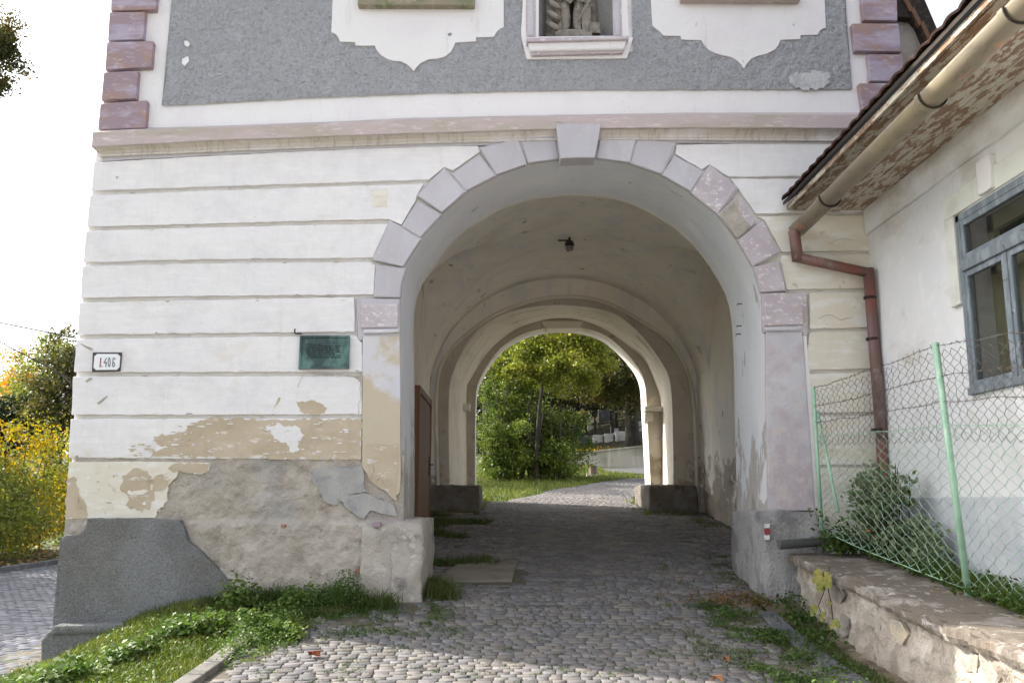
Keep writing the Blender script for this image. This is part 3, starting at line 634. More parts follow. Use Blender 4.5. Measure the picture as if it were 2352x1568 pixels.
# ---- door in the passage wall (a part of the tower)
dY0, dY1 = 3.9, 5.75; dz0, dz1 = GZ(0, 5)-.02, 3.08
door = MB().box((PXL-.02, dY0, dz0), (PXL+.05, dY1, dz1)).build('door', doorwood, T, bevel=.008)
for k in range(9):
    ya = dY0+.05+k*.195; MB().box((PXL+.05, ya, dz0+.05), (PXL+.062, ya+.185, dz1-.05)).build('door_board', doorwood, door, bevel=.003)
mb = MB(); mb.box((PXL+.062, dY1-.22, 1.95), (PXL+.075, dY1-.17, 2.25)); mb.tube([(PXL+.07, dY1-.2, 2.12), (PXL+.13, dY1-.2, 2.12), (PXL+.13, dY1-.32, 2.12)], .011, 6); mb.build('handle', iron, door)
mb = MB(); mb.box((PXL-.02, dY0-.1, dz0), (PXL+.07, dY0, dz1+.1)); mb.box((PXL-.02, dY1, dz0), (PXL+.075, dY1+.1, dz1+.1)); mb.box((PXL-.02, dY0, dz1), (PXL+.07, dY1, dz1+.1)); mb.build('door_frame', doorwood, T)

# ---- rendered bands on the facade
YB = -.042
bandsL = [
 [(216,372),(500,356),(800,342),(1010,334),(1098,334),(1103,348),(1040,392),(1020,384),(984,413),(600,425),(209,438)],
 [(207,449),(600,434),(972,422),(958,448),(954,462),(922,516),(893,503),(770,505),(480,513),(200,520)],
 [(197,530),(480,522),(770,515),(888,514),(893,512),(857,592),(600,594),(350,598),(191,603)],
 [(189,612),(400,606),(700,602),(848,602),(862,609),(858,676),(600,678),(380,680),(185,684)],
 [(182,695),(400,690),(600,686),(813,682),(815,762),(600,764),(400,766),(177,769)],
 [(175,779),(400,776),(600,773),(818,771),(832,787),(833,854),(600,854),(350,855),(169,854)],
 [(167,864),(500,864),(832,863),(832,951),(500,953),(163,952)],
 [(161,962),(500,961),(830,960),(829,1055),(500,1053),(157,1051)]]
for i, b_ in enumerate(bandsL):
    slab('rendered_band', jag(b_, .9, 16, i), YB, .05, white, T, bevel=.009)
bandsR = [
 [(1553,332),(1700,329),(2040,325),(2040,403),(1675,406),(1630,378),(1612,390),(1551,353)],
 [(1678,411),(2045,409),(2045,486),(1735,490),(1696,434)],
 [(1738,496),(2045,492),(2050,575),(1795,578),(1755,505)],
 [(1796,586),(2050,583),(2053,660),(1807,665),(1793,603)],
 [(1860,672),(2055,669),(2056,750),(1860,755)],
 [(1860,763),(2058,759),(2060,844),(1850,850)],
 [(1850,858),(2060,854),(2062,944),(1858,949)],
 [(1860,957),(2062,952),(2066,1066),(1866,1066)],
 [(1866,1074),(2066,1074),(2070,1230),(1873,1230)]]
for i, b_ in enumerate(bandsR):
    slab('rendered_band', jag(b_, .9, 16, 50+i), YB, .05, white if i < 2 else cream, T, bevel=.009)
# remnants of the ninth band at left, peeled to a ragged edge
peel = [(158,1061),(300,1059),(482,1062),(479,1083),(453,1088),(410,1080),(405,1096),(386,1116),(385,1150),(364,1170),(355,1189),(260,1190),(200,1189),(150,1192)]
slab('rendered_band', jag(peel[2:11], 3.0, 7, 3, False)+[(260,1190),(200,1190),(150,1192),(158,1061),(300,1059)], -.048, .05, cream, T, label='peeling cream plaster remnant with a ragged edge', bevel=.004)
# bare patches where paint has gone
def patch(px, Y, m, amp=3, step=8, seed=1, t=.006, name='bare_patch', label=None):
    return slab(name, jag(px, amp, step, seed), Y, t, m, T, bevel=0, label=label)
patch([(478,960),(600,962),(829,962),(829,1053),(600,1052),(345,1050),(352,1038),(390,1030),(360,1018),(352,1002),(420,992),(440,970)], YB-.003, beige, 4, 9, 4, label='long beige patch of exposed undercoat')
patch([(610,978),(645,973),(690,984),(700,1000),(682,1012),(690,1030),(672,1040),(660,1022),(628,1000)], YB-.005, white, 5, 6, 5, t=.003, name='paint_remnant')
patch([(680,922),(700,923),(716,918),(737,926),(751,937),(745,949),(712,953),(690,945),(684,932)], YB-.003, beige, 2, 5, 6)
patch([(280,1095),(300,1081),(325,1078),(346,1092),(356,1104),(345,1125),(354,1134),(345,1165),(315,1172),(288,1160),(293,1137),(276,1116)], -.052, beige, 6, 6, 7)
patch([(292,1128),(330,1123),(346,1128),(330,1134),(300,1137)], -.055, cream, 3, 5, 72, t=.004, name='paint_remnant')
patch([(405,1063),(480,1063),(479,1082),(453,1087),(412,1080),(398,1085),(385,1075)], -.052, beige, 3, 6, 73)
patch([(345,1100),(372,1088),(392,1100),(380,1120),(352,1128)], -.0545, beige, 3, 6, 74)
patch([(154,1100),(172,1095),(180,1130),(198,1160),(199,1189),(150,1189)], -.052, beige, 3, 6, 9)
patch([(853,435),(888,434),(889,475),(853,476)], YB-.003, cream, 1, 8, 10, name='square_patch', label='small square patch of older plaster')
patch([(640,912),(645,913),(640,925),(628,938),(624,947),(632,930)], YB-.003, beige, .5, 6, 11)
patch([(700,855),(829,864),(829,880),(822,872),(812,866)], YB-.003, bare, .6, 6, 12)
# broken fringe of the beige patch: flecks of bare coat outside it, flecks of limewash inside
rf = random.Random(8)
def fleck(x, y, w_, h_, m, Y, nm):
    pts = [(x+w_*math.cos(a)*rf.uniform(.5, 1), y+h_*math.sin(a)*rf.uniform(.5, 1)) for a in np.linspace(0, 2*PI, 9)[:-1]]
    slab(nm, pts, Y, .003, m, T, bevel=0)
for k in range(46):
    x = rf.uniform(300, 480); y = 1046-(x-300)*.38+rf.uniform(-26, 22)
    if 968 < y < 1048: fleck(x, y, rf.uniform(3, 15), rf.uniform(1, 4), beige, YB-.0035-.0001*k, 'bare_fleck')
for k in range(46):
    x = rf.choice((rf.uniform(400, 560), rf.uniform(560, 720), rf.uniform(720, 825))); y = rf.uniform(968, 1048)
    fleck(x, y, rf.uniform(2, 13), rf.uniform(1, 3.2), white, YB-.0095-.0001*k, 'paint_fleck')
for k in range(24):
    fleck(rf.uniform(175, 380), rf.uniform(1066, 1180), rf.uniform(2, 11), rf.uniform(1, 5), rf.choice((white, beige)), -.0600-.0001*k, 'paint_fleck')
# chipped edges along the grooves and hairline cracks
rc = random.Random(31)
for k in range(46):
    gy = rc.choice((441, 523, 606, 687, 771, 857, 956)); gx = rc.uniform(215, 820)
    gy -= (gx-200)*(.034 if gy < 500 else .018 if gy < 650 else .006 if gy < 800 else 0)
    up_ = rc.choice((-1, 1)); w_ = rc.uniform(5, 22); h_ = rc.uniform(1.5, 4.5); y0 = gy+up_*4.5
    patch([(gx, y0), (gx+w_*.3, y0+up_*h_), (gx+w_*.7, y0+up_*h_*.8), (gx+w_, y0)], YB-.002, rc.choice((groove, cream, bare)), .6, 4, 200+k, t=.004, name='chip')
for pts in ([(830,868),(826,890),(829,910),(822,930),(824,950)], [(700,858),(690,870),(683,890)], [(862,1105),(874,1095),(880,1110),(893,1122),(890,1138)], [(250,1075),(262,1100),(256,1130),(270,1160),(262,1185)], [(845,1115),(860,1080),(856,1060)], [(1905,560),(1930,548),(1960,552)], [(1880,730),(1905,722),(1930,735),(1958,728)], [(1700,470),(1712,490),(1706,512),(1716,528)]):
    yc_ = YB-.004 if pts[0][0] not in (862, 845, 1700) else -.0645 if pts[0][0] != 1700 else -.08
    w3 = [P(x, y, yc_) for x, y in jag(pts, 1.6, 5, 77, False)]
    MB().tube(w3, .0022, 3).build('crack', bare, T)
# scratches near the number plate
for q in ([(195,875),(205,868),(212,867),(211,872),(200,878)], [(222,926),(246,908),(247,911),(228,928)], [(183,788),(200,795),(213,800),(211,805),(196,798)], [(265,405),(272,406),(269,412)]):
    patch(q, YB-.003, bare, .4, 6, 13, t=.002)
# bare old render below: real relief
def relief(name, x0, x1, z0, z1, Y, m, step=.02, amp=.02, zstep=None, bump=None, y_extra=None, label=None):
    rows = []
    for z in np.arange(z0, z1+step, step):
        rows.append([(x, Y(x, z) + amp*fb(x*5, z*5, 1.3, 6) + amp*.6*fb(x*16, z*16, 5, 4), z) for x in np.arange(x0, x1+step, step)])
    return MB().grid(rows).build(name, m, T, smooth_=True, label=label)
zpl = P(600, 1196, -.05).z
def Yb(x, z):
    s = float(smooth(zpl+.025, zpl-.035, z)); s2 = float(smooth(.85, .6, z))
    return -.028 - .060*s - .03*s2*(1 if x > -2.6 else 0) + (.03*s if x < -2.75 else 0)
relief('bare_render', P(160,1200,0).x+.03, arc_w[0].x-.005, -.25, P(600,1050,0).z, Yb, bare, label='rough grey brown render laid bare below the bands')
patch([(720,1075),(832,1070),(835,1110),(845,1130),(800,1135),(770,1160),(745,1150),(730,1120),(715,1100)], -.060, cement, 2.5, 9, 14, t=.045, name='cement_patch')
patch([(770,1135),(840,1132),(905,1160),(912,1185),(880,1180),(850,1172),(835,1190),(800,1170)], -.064, cement, 2.2, 10, 15, t=.045, name='cement_patch')
# grey roughcast plinth, left
pg = [(148,1193),(200,1190),(300,1190),(412,1193),(424,1215),(430,1240),(462,1268),(480,1285),(515,1320),(540,1362),(555,1420),(555,1560),(131,1560),(131,1440),(139,1300),(141,1232),(150,1228),(180,1226),(196,1212),(199,1200),(199,1194)]
pg = [(200,1190),(300,1190),(412,1193),(424,1215),(430,1240),(462,1268),(480,1285),(515,1320),(540,1362),(600,1420),(600,1600),(131,1600),(131,1430),(139,1300),(141,1234),(152,1228),(180,1226),(196,1212)]
slab('roughcast_plinth', jag(pg[:9], 1.5, 9, 4, False)+pg[9:], -.125, .10, rough_base, T, bevel=.012, label='dark grey cement roughcast on the plinth')
slab('plinth_edge', [(150,1190),(200,1190),(198,1225),(160,1232),(146,1232)], -.045, .04, bare, T)
# stepped footing of the corner
foot = [(131,1434),(300,1430),(520,1420),(520,1620),(92,1620),(93,1470),(104,1456),(118,1444)]
slab('footing', foot, -.26, .16, rough_base, T, bevel=.02)
slab('footing_moulding', [(118,1436),(300,1432),(520,1420),(520,1452),(300,1452),(112,1460)], -.285, .16, rough_base, T, bevel=.03)
# side face of the plinth, seen at the silhouette
MB().box((P(131,1400,0).x+.02, -.10, -.3), (XL+.1, .6, P(150,1232,0).z)).build('plinth_side', rough_base, T)
# ---- pilasters
slab('pilaster', jag([(833,771),(918,771),(919,900),(920,1100),(918,1130)], .5, 30, 1, False)+jag([(918,1130),(905,1146),(890,1130),(868,1118),(848,1100),(832,1068)], 2, 7, 2, False)+[(832,950)], -.055, .055, pilaster_m, T, bevel=.005, label='pilaster with blue grey wash above and bare beige below')
slab('pilaster_remnant', jag([(848,1102),(870,1119),(890,1131),(905,1147),(912,1150),(908,1120),(915,1060),(915,1020),(840,1020)], 1.5, 8, 21), -.060, .008, beige, T, bevel=0)
slab('pilaster', [(1760,763),(1843,763),(1850,850),(1860,1000),(1872,1172),(1766,1172),(1764,1050),(1760,900)], -.055, .055, pilaster_r, T, bevel=.005, label='pilaster stained mauve and grey')
slab('pilaster_edge', [(1844,763),(1852,763),(1860,860),(1872,1050),(1878,1172),(1872,1172),(1860,1000),(1850,850)], -.045, .045, upwhite, T, bevel=.002)
# ---- impost blocks
slab('impost', [(819,686),(918,686),(919,771),(833,771),(832,781),(824,781),(823,770)], -.060, .06, lav, T)
slab('impost_panel', [(829,697),(914,697),(914,751),(829,753)], -.085, .03, lavworn, T, bevel=.008)
slab('impost_moulding', [(834,756),(916,755),(917,764),(834,766)], -.090, .04, pilaster_m, T, bevel=.015)
slab('impost', [(1750,673),(1853,672),(1855,770),(1845,770),(1845,763),(1753,763)], -.060, .06, lavworn, T)
slab('impost_panel', [(1756,692),(1844,690),(1846,745),(1757,748)], -.085, .03, lavworn, T, bevel=.008)
slab('impost_moulding', [(1757,750),(1840,749),(1842,758),(1758,760)], -.090, .04, pilaster_r, T, bevel=.015)
# ---- voussoirs
vous = [
 ([(866,610),(862,680),(918,682),(920,655),(930,618)], lav), ([(897,509),(860,596),(925,611),(946,578),(964,550)], lav), ([(960,464),(926,519),(965,544),(1011,494)], lav),
 ([(1020,389),(961,449),(1015,486),(1067,440)], lav), ([(1100,358),(1041,400),(1071,437),(1136,403)], lav), ([(1189,318),(1104,341),(1141,400),(1206,377)], lav),
 ([(1274,312),(1196,317),(1215,373),(1282,364)], lav), ([(1381,317),(1461,315),(1446,372),(1372,362)], lav), ([(1466,315),(1549,331),(1520,398),(1451,374)], lav),
 ([(1551,360),(1614,395),(1586,438),(1524,402)], lav), ([(1631,382),(1692,432),(1648,488),(1590,441)], lavworn), ([(1691,456),(1734,510),(1694,547),(1652,493)], bare),
 ([(1752,509),(1789,577),(1731,609),(1698,552)], lavworn), ([(1791,602),(1803,666),(1749,670),(1734,614)], lavworn)]
joint_m = mat('arch_joint_plaster', (.47,.45,.475), [dict(col=(.56,.54,.56), s=4, lo=.45, hi=.65)], PB)
for i, (px, m) in enumerate(vous):
    cx_ = sum(p[0] for p in px)/len(px); cy_ = sum(p[1] for p in px)/len(px)
    slab('voussoir_bed', [(cx_+(x-cx_)*1.10, cy_+(y-cy_)*1.07) for x, y in px], -.048-.0005*i, .05, joint_m, T, bevel=0)
    px = [(cx_+(x-cx_)*1.025, cy_+(y-cy_)*1.02) for x, y in px]
    slab('voussoir', px, -.072 if i % 2 else -.062, .072, m, T, bevel=.007)
    cx_ = sum(p[0] for p in px)/len(px); cy_ = sum(p[1] for p in px)/len(px)
slab('voussoir_paint', jag([(1700,457),(1734,508),(1725,520),(1712,508),(1695,480)], 2, 6, 3), -.078, .01, lavworn, T, bevel=0)
slab('keystone', [(1278,284),(1381,284),(1367,362),(1327,362),(1288,364)], -.23, .23, lav, T, bevel=.01)
# lavender ground strip behind the voussoirs (the joints)
# ---- cornice
Tn = [(213,302),(340,297),(480,293),(780,282),(940,274),(1280,267),(1600,262),(1990,262),(2100,263)]
Fn = [(211,338),(480,323),(740,314),(940,307),(1270,297),(1500,294),(1990,295),(2100,297)]
Cn = [(216,354),(480,343),(740,333),(940,325),(1270,317),(1500,316),(1960,319),(2100,321)]
Bn = [(216,361),(480,350),(740,339),(940,331),(1270,323),(1500,322),(1960,325),(2100,327)]
En = [(219,371),(480,357),(740,345),(940,338),(1270,329),(1500,328),(1960,330),(2100,332)]
def yy_(tab, x): return float(np.interp(x, [p[0] for p in tab], [p[1] for p in tab]))
def sweep(prof, name, m, xl=(212, 216), xr=2095):
    rows = []
    for x in np.linspace(0, 1, 60):
        row = []
        for (tab, off, Y) in prof:
            xa = xl[0]; px = xa+(xr-xa)*x
            w = P(px, yy_(tab, px)+off, Y); w.z += .003*fb(w.x*3, off, Y)
            if x == 0: w.x = P(xl[0], 330, -.15).x-Y*0 + (.0 if Y < -.12 else (-.15-Y)*-.7)
            row.append(w)
        rows.append(row)
    # return of the moulding at the left corner
    first = [Vector((rows[0][j].x, rows[0][j].y, rows[0][j].z)) for j in range(len(prof))]
    ret = [Vector((v.x, .6, v.z)) for v in first]
    return MB().grid([ret]+rows).build(name, m, T)
sweep([(Tn,-3,.0),(Tn,0,-.10),(Tn,2,-.16),(Fn,-2,-.16),(Fn,0,-.155),(Fn,1,-.125)], 'cornice', cornice_m)
sweep([(Fn,1,-.13),(Fn,4,-.10),(Cn,-6,-.062),(Cn,0,-.055)], 'cornice_hollow', cavetto_m)
sweep([(Cn,0,-.05),(Cn,1,-.075),(Bn,-2,-.08),(Bn,0,-.07),(Bn,1,-.045)], 'cornice_bead', cavetto_m)
sweep([(Bn,0,-.052),(En,0,-.050),(En,1,-.02)], 'cornice_fillet', lav)
# ---- quoins
qL = [[(255,-25),(362,-25),(357,22),(254,25)], [(251,28),(333,27),(328,90),(247,93)], [(245,97),(352,94),(347,154),(241,160)], [(238,167),(317,162),(312,226),(232,230)], [(230,239),(338,230),(334,294),(224,298)]]
qR = [[(1978,-25),(2060,-25),(2062,48),(1983,46)], [(1957,54),(2065,54),(2071,119),(1964,117)], [(1994,125),(2074,125),(2078,187),(1999,186)], [(1973,191),(2081,191),(2083,258),(1983,261)]]
for i, q in enumerate(qL+qR): slab('quoin', q, -.075, .08, quoin, T, bevel=.009)
for k in range(8):   # the quoins go on above the frame
    for side in (0, 1):
        z0 = P(255, -25, 0).z+.03+k*.31; w_ = .5 if k % 2 else .38
        if z0+.28 > ZTOP-.3: continue
        x0, x1 = (P(258,0,0).x, P(258,0,0).x+w_) if side == 0 else (XR-w_, XR)
        MB().box((x0, -.075, z0), (x1, .0, z0+.28)).build('quoin', quoin, T, bevel=.009)
# ---- grey roughcast field with displaced relief
field = [(398,0),(372,244),(738,224),(1000,214),(1330,207),(1680,206),(1957,206),(1940,0)]
fo = [P(x, y, -.016) for x, y in jag(field[1:7], 1.0, 12, 9, False)]
fo = [Vector((P(398,0,0).x, -.016, ZTOP-.25))]+fo+[Vector((P(1940,0,0).x, -.016, ZTOP-.25))]
hole_n = [Vector((P(1199,60,0).x, -.016, P(1210,120,0).z)), Vector((P(1452,60,0).x, -.016, P(1440,120,0).z)), Vector((P(1452,60,0).x, -.016, nzt+.7)), Vector((P(1199,60,0).x, -.016, nzt+.7))]
wh = [[v+Vector((0, -.016, 0)) for v in h] for h in win_holes]
# triangulated relief sheet by constrained grid
def inside(pt, poly):
    x, z = pt; c = False; j = len(poly)-1
    for i in range(len(poly)):
        xi, zi = poly[i].x, poly[i].z; xj, zj = poly[j].x, poly[j].z
        if (zi > z) != (zj > z) and x < (xj-xi)*(z-zi)/(zj-zi)+xi: c = not c
        j = i
    return c
ptsg = []; step = .022
bx0 = min(v.x for v in fo); bx1 = max(v.x for v in fo); bz0 = min(v.z for v in fo); bz1 = P(900, -70, 0).z
loopsf = []
fo_vis = [v for v in fo if v.z < bz1]
fo2 = [Vector((fo[0].x, -.016, bz1))]+fo_vis+[Vector((fo[-1].x, -.016, bz1))]
v2 = [(v.x, v.z) for v in fo2]; ne = len(v2); edges = [(i, (i+1) % ne) for i in range(ne)]
hz = [Vector((v.x, 0, min(v.z, bz1+1))) for v in hole_n]
for x in np.arange(bx0+step, bx1, step):
    for z in np.arange(bz0+step, bz1, step):
        q = (x+random.uniform(-.006, .006), z+random.uniform(-.006, .006))
        if inside(q, fo2) and inside((q[0], q[1]-.012), fo2): v2.append(q)
res = delaunay_2d_cdt([Vector(p) for p in v2], edges, [], 1, 1e-5)
vv, ff = res[0], res[2]
verts3 = []
for i, p in enumerate(vv):
    a = .0 if i < ne else .016*fb(p.x*9, p.y*9, 2, 4)+.008*fb(p.x*30, p.y*30, 3, 3)
    verts3.append((p.x, -.020+a, p.y))
hn = [Vector((v.x, 0, v.z)) for v in hole_n]; hw_ = [[Vector((v.x, 0, v.z)) for v in h] for h in wh]
keepf = []
for f in ff:
    cx_ = sum(vv[i].x for i in f)/len(f); cz_ = sum(vv[i].y for i in f)/len(f)
    if inside((cx_, cz_), hn) or any(inside((cx_, cz_), h) for h in hw_): continue
    keepf.append(tuple(f))
mb = MB(); mb.v = verts3; mb.f = keepf; mb.build('roughcast_field', rough_gray, T, smooth_=True)
# upper continuation, out of frame
up = [Vector((bx0, -.018, bz1)), Vector((bx1, -.018, bz1)), Vector((bx1, -.018, ZTOP-.25)), Vector((bx0, -.018, ZTOP-.25))]
prism_pts(up, [[Vector((v.x, -.018, max(v.z, bz1+.02))) for v in hole_n]]+[[Vector((v.x, -.018, max(v.z, bz1+.02))) for v in h] for h in win_holes], Vector((0, .01, 0))).build('roughcast_upper', rough_gray, T)
# shield-shaped white window surrounds
shL = [(764,0),(761,74),(768,77),(775,83),(781,96),(816,97),(817,105),(861,105),(864,114),(875,127),(890,136),(905,140),(920,141),(932,146),(942,154),(950,164),(956,155),(966,145),(986,136),(1005,135),(1022,130),(1036,119),(1046,98),(1093,95),(1094,86),(1134,85),(1138,77),(1146,68),(1157,62),(1157,0)]
shR = [(1495,0),(1499,60),(1508,67),(1517,74),(1523,82),(1563,83),(1565,91),(1611,93),(1618,104),(1629,116),(1645,123),(1660,127),(1678,131),(1693,139),(1702,148),(1709,158),(1715,147),(1726,135),(1742,128),(1760,124),(1779,115),(1788,104),(1793,92),(1838,90),(1839,81),(1878,80),(1882,72),(1888,67),(1897,64),(1894,0)]
for sh, (wa, wb, wc, wd) in zip((shL, shR), wins):
    fo_ = [P(x, y, -.034) for x, y in sh]; top = wd+.35
    fo_ = [Vector((fo_[0].x, -.034, top))]+fo_+[Vector((fo_[-1].x, -.034, top))]
    ho = [[Vector((wa, -.034, wc)), Vector((wb, -.034, wc)), Vector((wb, -.034, wd)), Vector((wa, -.034, wd))]]
    prism_pts(fo_, ho, Vector((0, .03, 0))).build('window_surround', upwhite, T, bevel=.0)
    sill_px = 11 if wa < 0 else 0
    zs = P(950, 12, -.12).z if wa < 0 else P(1700, 0, -.12).z
    MB().box((wa-.09, -.12, zs), (wb+.09, .05, zs+.12)).build('window_sill', sillstone if wa < 0 else cornice_m, T, bevel=.01)
    fr_ = MB(); t_w = .07
    fr_.box((wa, .12, wc), (wa+t_w, .18, wd)); fr_.box((wb-t_w, .12, wc), (wb, .18, wd)); fr_.box((wa, .12, wd-t_w), (wb, .18, wd)); fr_.box((wa, .12, wc), (wb, .18, wc+t_w)); fr_.box(((wa+wb)/2-.03, .125, wc), ((wa+wb)/2+.03, .175, wd)); fr_.box((wa, .13, wc+1.1), (wb, .17, wc+1.16))
    wo = fr_.build('window', bluepaint, T)
    MB().box((wa, .145, wc), (wb, .15, wd)).build('pane', enamel_dark, wo)
roughcast_patch = mat('pale_smeared_roughcast', (.52,.52,.54), [dict(col=(.40,.41,.43), s=12, det=9, r=.7, lo=.48, hi=.6)], [(30,.8,.02)])
# small white daub marks and a repaired patch on the roughcast
for q in ([(423,95),(430,94),(436,100),(431,108),(424,104)], [(418,136),(432,130),(434,142),(425,152),(418,147)]):
    patch(q, -.034, upwhite, 1, 4, 30, t=.01, name='paint_daub')
patch([(1812,176),(1830,164),(1850,168),(1870,162),(1900,166),(1908,180),(1896,196),(1868,204),(1830,202),(1816,192)], -.036, roughcast_patch, 5, 5, 33, t=.016, name='cement_patch', label='pale repair on the grey roughcast')
# ---- niche
slab('niche_surround', [(1201,0),(1197,70),(1198,88),(1210,136),(1440,134),(1455,86),(1446,84),(1441,0),(1424,0),(1428,82),(1236,84),(1238,0)], -.040, .045, upwhite, T, bevel=.005)
for (a, b_) in ((1212, 1226), (1412, 1424)):
    xa, xb = P(a, 40, -.05).x, P(b_, 40, -.05).x
    MB().box((xa, -.062, P(1300,84,-.05).z), (xb, -.03, nzt+.3)).build('niche_frame', lav, T, bevel=.012)
    MB().box((xa-.02, -.050, P(1300,84,-.05).z), (xb+.02, -.03, nzt+.34)).build('niche_frame', lavworn, T, bevel=.008)
# niche sill, moulded
def boxpx(name, pts, Y, t, m, bevel=.01): return slab(name, pts, Y, t, m, T, bevel=bevel)
boxpx('niche_sill', [(1209,87),(1445,82),(1444,90),(1210,96)], -.155, .2, lavworn, .008)
boxpx('niche_sill', [(1212,96),(1441,91),(1434,113),(1218,117)], -.120, .15, upwhite, .02)
boxpx('niche_sill', [(1218,118),(1434,114),(1430,122),(1220,127)], -.085, .1, lavworn, .008)
rows = []
for k in range(19):
    a = PI*k/18; cx_ = (nx0+nx1)/2; hw2 = (nx1-nx0)/2
    rows.append([(cx_-hw2*math.cos(a), .02+.36*math.sin(a), z) for z in np.linspace(nz0-.01, nzt, 6)]+[(cx_-hw2*math.cos(a)*math.cos(b_), .02+.36*math.sin(a)*math.cos(b_), nzt+hw2*math.sin(b_)) for b_ in np.linspace(.15, PI/2, 7)])
MB().grid(rows).build('niche', cement, T, smooth_=True)
MB().box((nx0, 0, nz0-.06), (nx1, .4, nz0)).build('niche_floor', lavworn, T)
# ---- right pier base, left pier base
zb = P(1800, 1172, -.1).z; xbL = P(1757, 1200, -.12).x
block('pier_base', xbL-.02, P(1885,1200,-.12).x, -.14, .25, .3, zb, graybase, 2, .032, label='granular grey plinth block with a painted trail mark')
block('pier_base', xbL-.03, xbL+.25, -.10, 1.15, .35, zb-.01, graybase, 22, .02)
xa = P(832, 1250, -.1).x
block('pier_base', xa, P(940,1250,-.16).x, -.16, .3, .2, P(880,1205,-.1).z, stonebase, 4, .035, label='crumbling stone plinth block with a brick chip')
xq = P(975, 1290, -.05).x
block('pier_base', xq-.30, xq, -.17, 1.12, .2, P(950,1194,-.1).z, stonebase, 14, .03, label='rounded corner guard stone of the left pier')
brick_m = mat('dull_brick', (.30,.14,.10), [dict(col=(.40,.30,.25), s=30, lo=.5, hi=.65)], [(60,.5,.01)])
for (x0, y0, x1, y1) in ((856,1198,872,1210), (815,1306,824,1318), (640,1204,652,1212)):
    a = P(x0, y0, -.19); c = P(x1, y1, -.19); yb_ = -.19 if x0 == 856 else (-.13 if x0 > 700 else -.10)
    block('brick', a.x, c.x, yb_, yb_+.1, c.z, a.z, brick_m if x0 != 856 else quoin, x0, .004)
# trail mark: three painted bars
for i, (y0, y1, m) in enumerate(((1201,1212,trail_white), (1213,1226,trail_red), (1227,1239,trail_white))):
    slab('trail_mark', [(1757,y0+2),(1768,y0+1),(1768,y1-.5),(1758,y1)], -.172, .03, m, T, bevel=0, label='white red white painted hiking trail mark')
# ---- roof with eaves of the tower
mb = MB(); cxr = (XL+XR)/2
e = .45
mb.add([(XL-e,-e,ZTOP),(XR+e,-e,ZTOP),(XR+e,8.55+e,ZTOP),(XL-e,8.55+e,ZTOP),(cxr,2.5,ZTOP+3.2),(cxr,6,ZTOP+3.2)], [(0,1,4),(1,2,5,4),(2,3,5),(3,0,4,5),(3,2,1,0)])
mb.build('roof', tile_m, T)
# annex eave at right behind the tower corner
slab('annex_wall', [(2058,30),(2098,36),(2115,50),(2135,95),(2170,170),(2150,330),(2058,330)], .55, .4, bare, T, bevel=0, label='stained plaster wall of the annex')
slab('annex_roof', [(2040,-80),(2095,-60),(2125,0),(2160,82),(2180,120),(2170,180),(2150,160),(2128,105),(2108,58),(2094,42),(2052,38)], .45, 1.6, darkwood, T, bevel=.01, label='dark timber eave of the annex')
for k in range(4):
    slab('rafter', [(2070+k*22,-10+k*32),(2078+k*22,-16+k*32),(2098+k*21,22+k*33),(2090+k*21,27+k*33)], .42, .06, doorwood, T, bevel=.003)

# =================================================================== small things on the tower
def tuberow(name, pts, r, m, parent=None, n=6): return MB().tube(pts, r, n).build(name, m, parent, smooth_=True)
# bronze plaque
pc = P(744, 810, -.06); PL = thing('plaque', 'green bronze memorial plaque with rows of raised lettering', 'plaque', tuple(pc))
slab('plate', [(689,770),(803,770),(801,846),(685,847)], -.078, .035, bronze, PL, bevel=.004)
for pts in ([(689,770),(803,770),(799,775),(693,775)], [(685,847),(801,846),(798,841),(690,842)], [(689,770),(694,774),(690,843),(685,847)], [(803,770),(798,774),(796,842),(801,846)]):
    slab('rim', pts, -.092, .02, bronze, PL, bevel=.003)
rr = random.Random(4)
lines = MB()
for i, (a, b_) in enumerate(((703,737),(709,783),(705,780),(705,783),(704,783),(704,770),(708,784),(706,782))):
    y = 789+i*4.3; x = a
    while x < b_-2:
        w_ = min(rr.uniform(4, 11), b_-x)
        p0 = P(x, y, -.084); p1 = P(x+w_, y+2.3, -.084)
        u = p0.x
        while u < p1.x-.006:   # separate letter-like studs
            lw = rr.uniform(.007, .013); lines.box((u, -.084, p1.z), (u+lw, -.076, p0.z)); u += lw+.0035
        x += w_+2
lines.build('lettering', bronze_dark, PL, label='eight rows of small raised letters')
# number plate
NPL = thing('number_plate', 'white enamel house number plate reading I.406', 'house number', tuple(P(245, 830, -.06)))
slab('border', [(213,809),(279,809),(275,852.5),(211,854)], -.062, .02, enamel_dark, NPL, bevel=.002)
slab('face', [(223,812.5),(270,812.5),(276,818),(274,843),(268,849),(220,849.5),(214.5,844),(216.5,818)], -.068, .01, enamel, NPL, bevel=.002)
def stroke(pts, m, r=1.15):
    mbs = MB(); w = [P(x, y, -.0705) for x, y in pts]; h = r*9/2075*.5*1.05
    for a, b_ in zip(w, w[1:]):
        d = (b_-a).normalized(); nrm = Vector((-d.z, 0, d.x))*h*1.6; d2 = d*h*.8
        q = [a-d2-nrm, b_+d2-nrm, b_+d2+nrm, a-d2+nrm]; mbs.hexa(q, [v+Vector((0, .004, 0)) for v in q])
    return mbs.build('numeral', m, NPL)
def ar(cx, cy, rx, ry, a0, a1, n=10): return [(cx+rx*math.cos(rad(a0+(a1-a0)*i/n)), cy-ry*math.sin(rad(a0+(a1-a0)*i/n))) for i in range(n+1)]
stroke([(231.5,821.5),(229.5,842)], ink_red, 1.4); stroke([(233.2,841),(234.6,841)], ink_red, 1.3)
stroke([(244.5,821.5),(238.5,833),(243.8,833)], ink); stroke([(244,831),(242.6,842)], ink, 1.3)
stroke(ar(250.6,831.5,2.4,10,0,360,16), ink, 1.0)
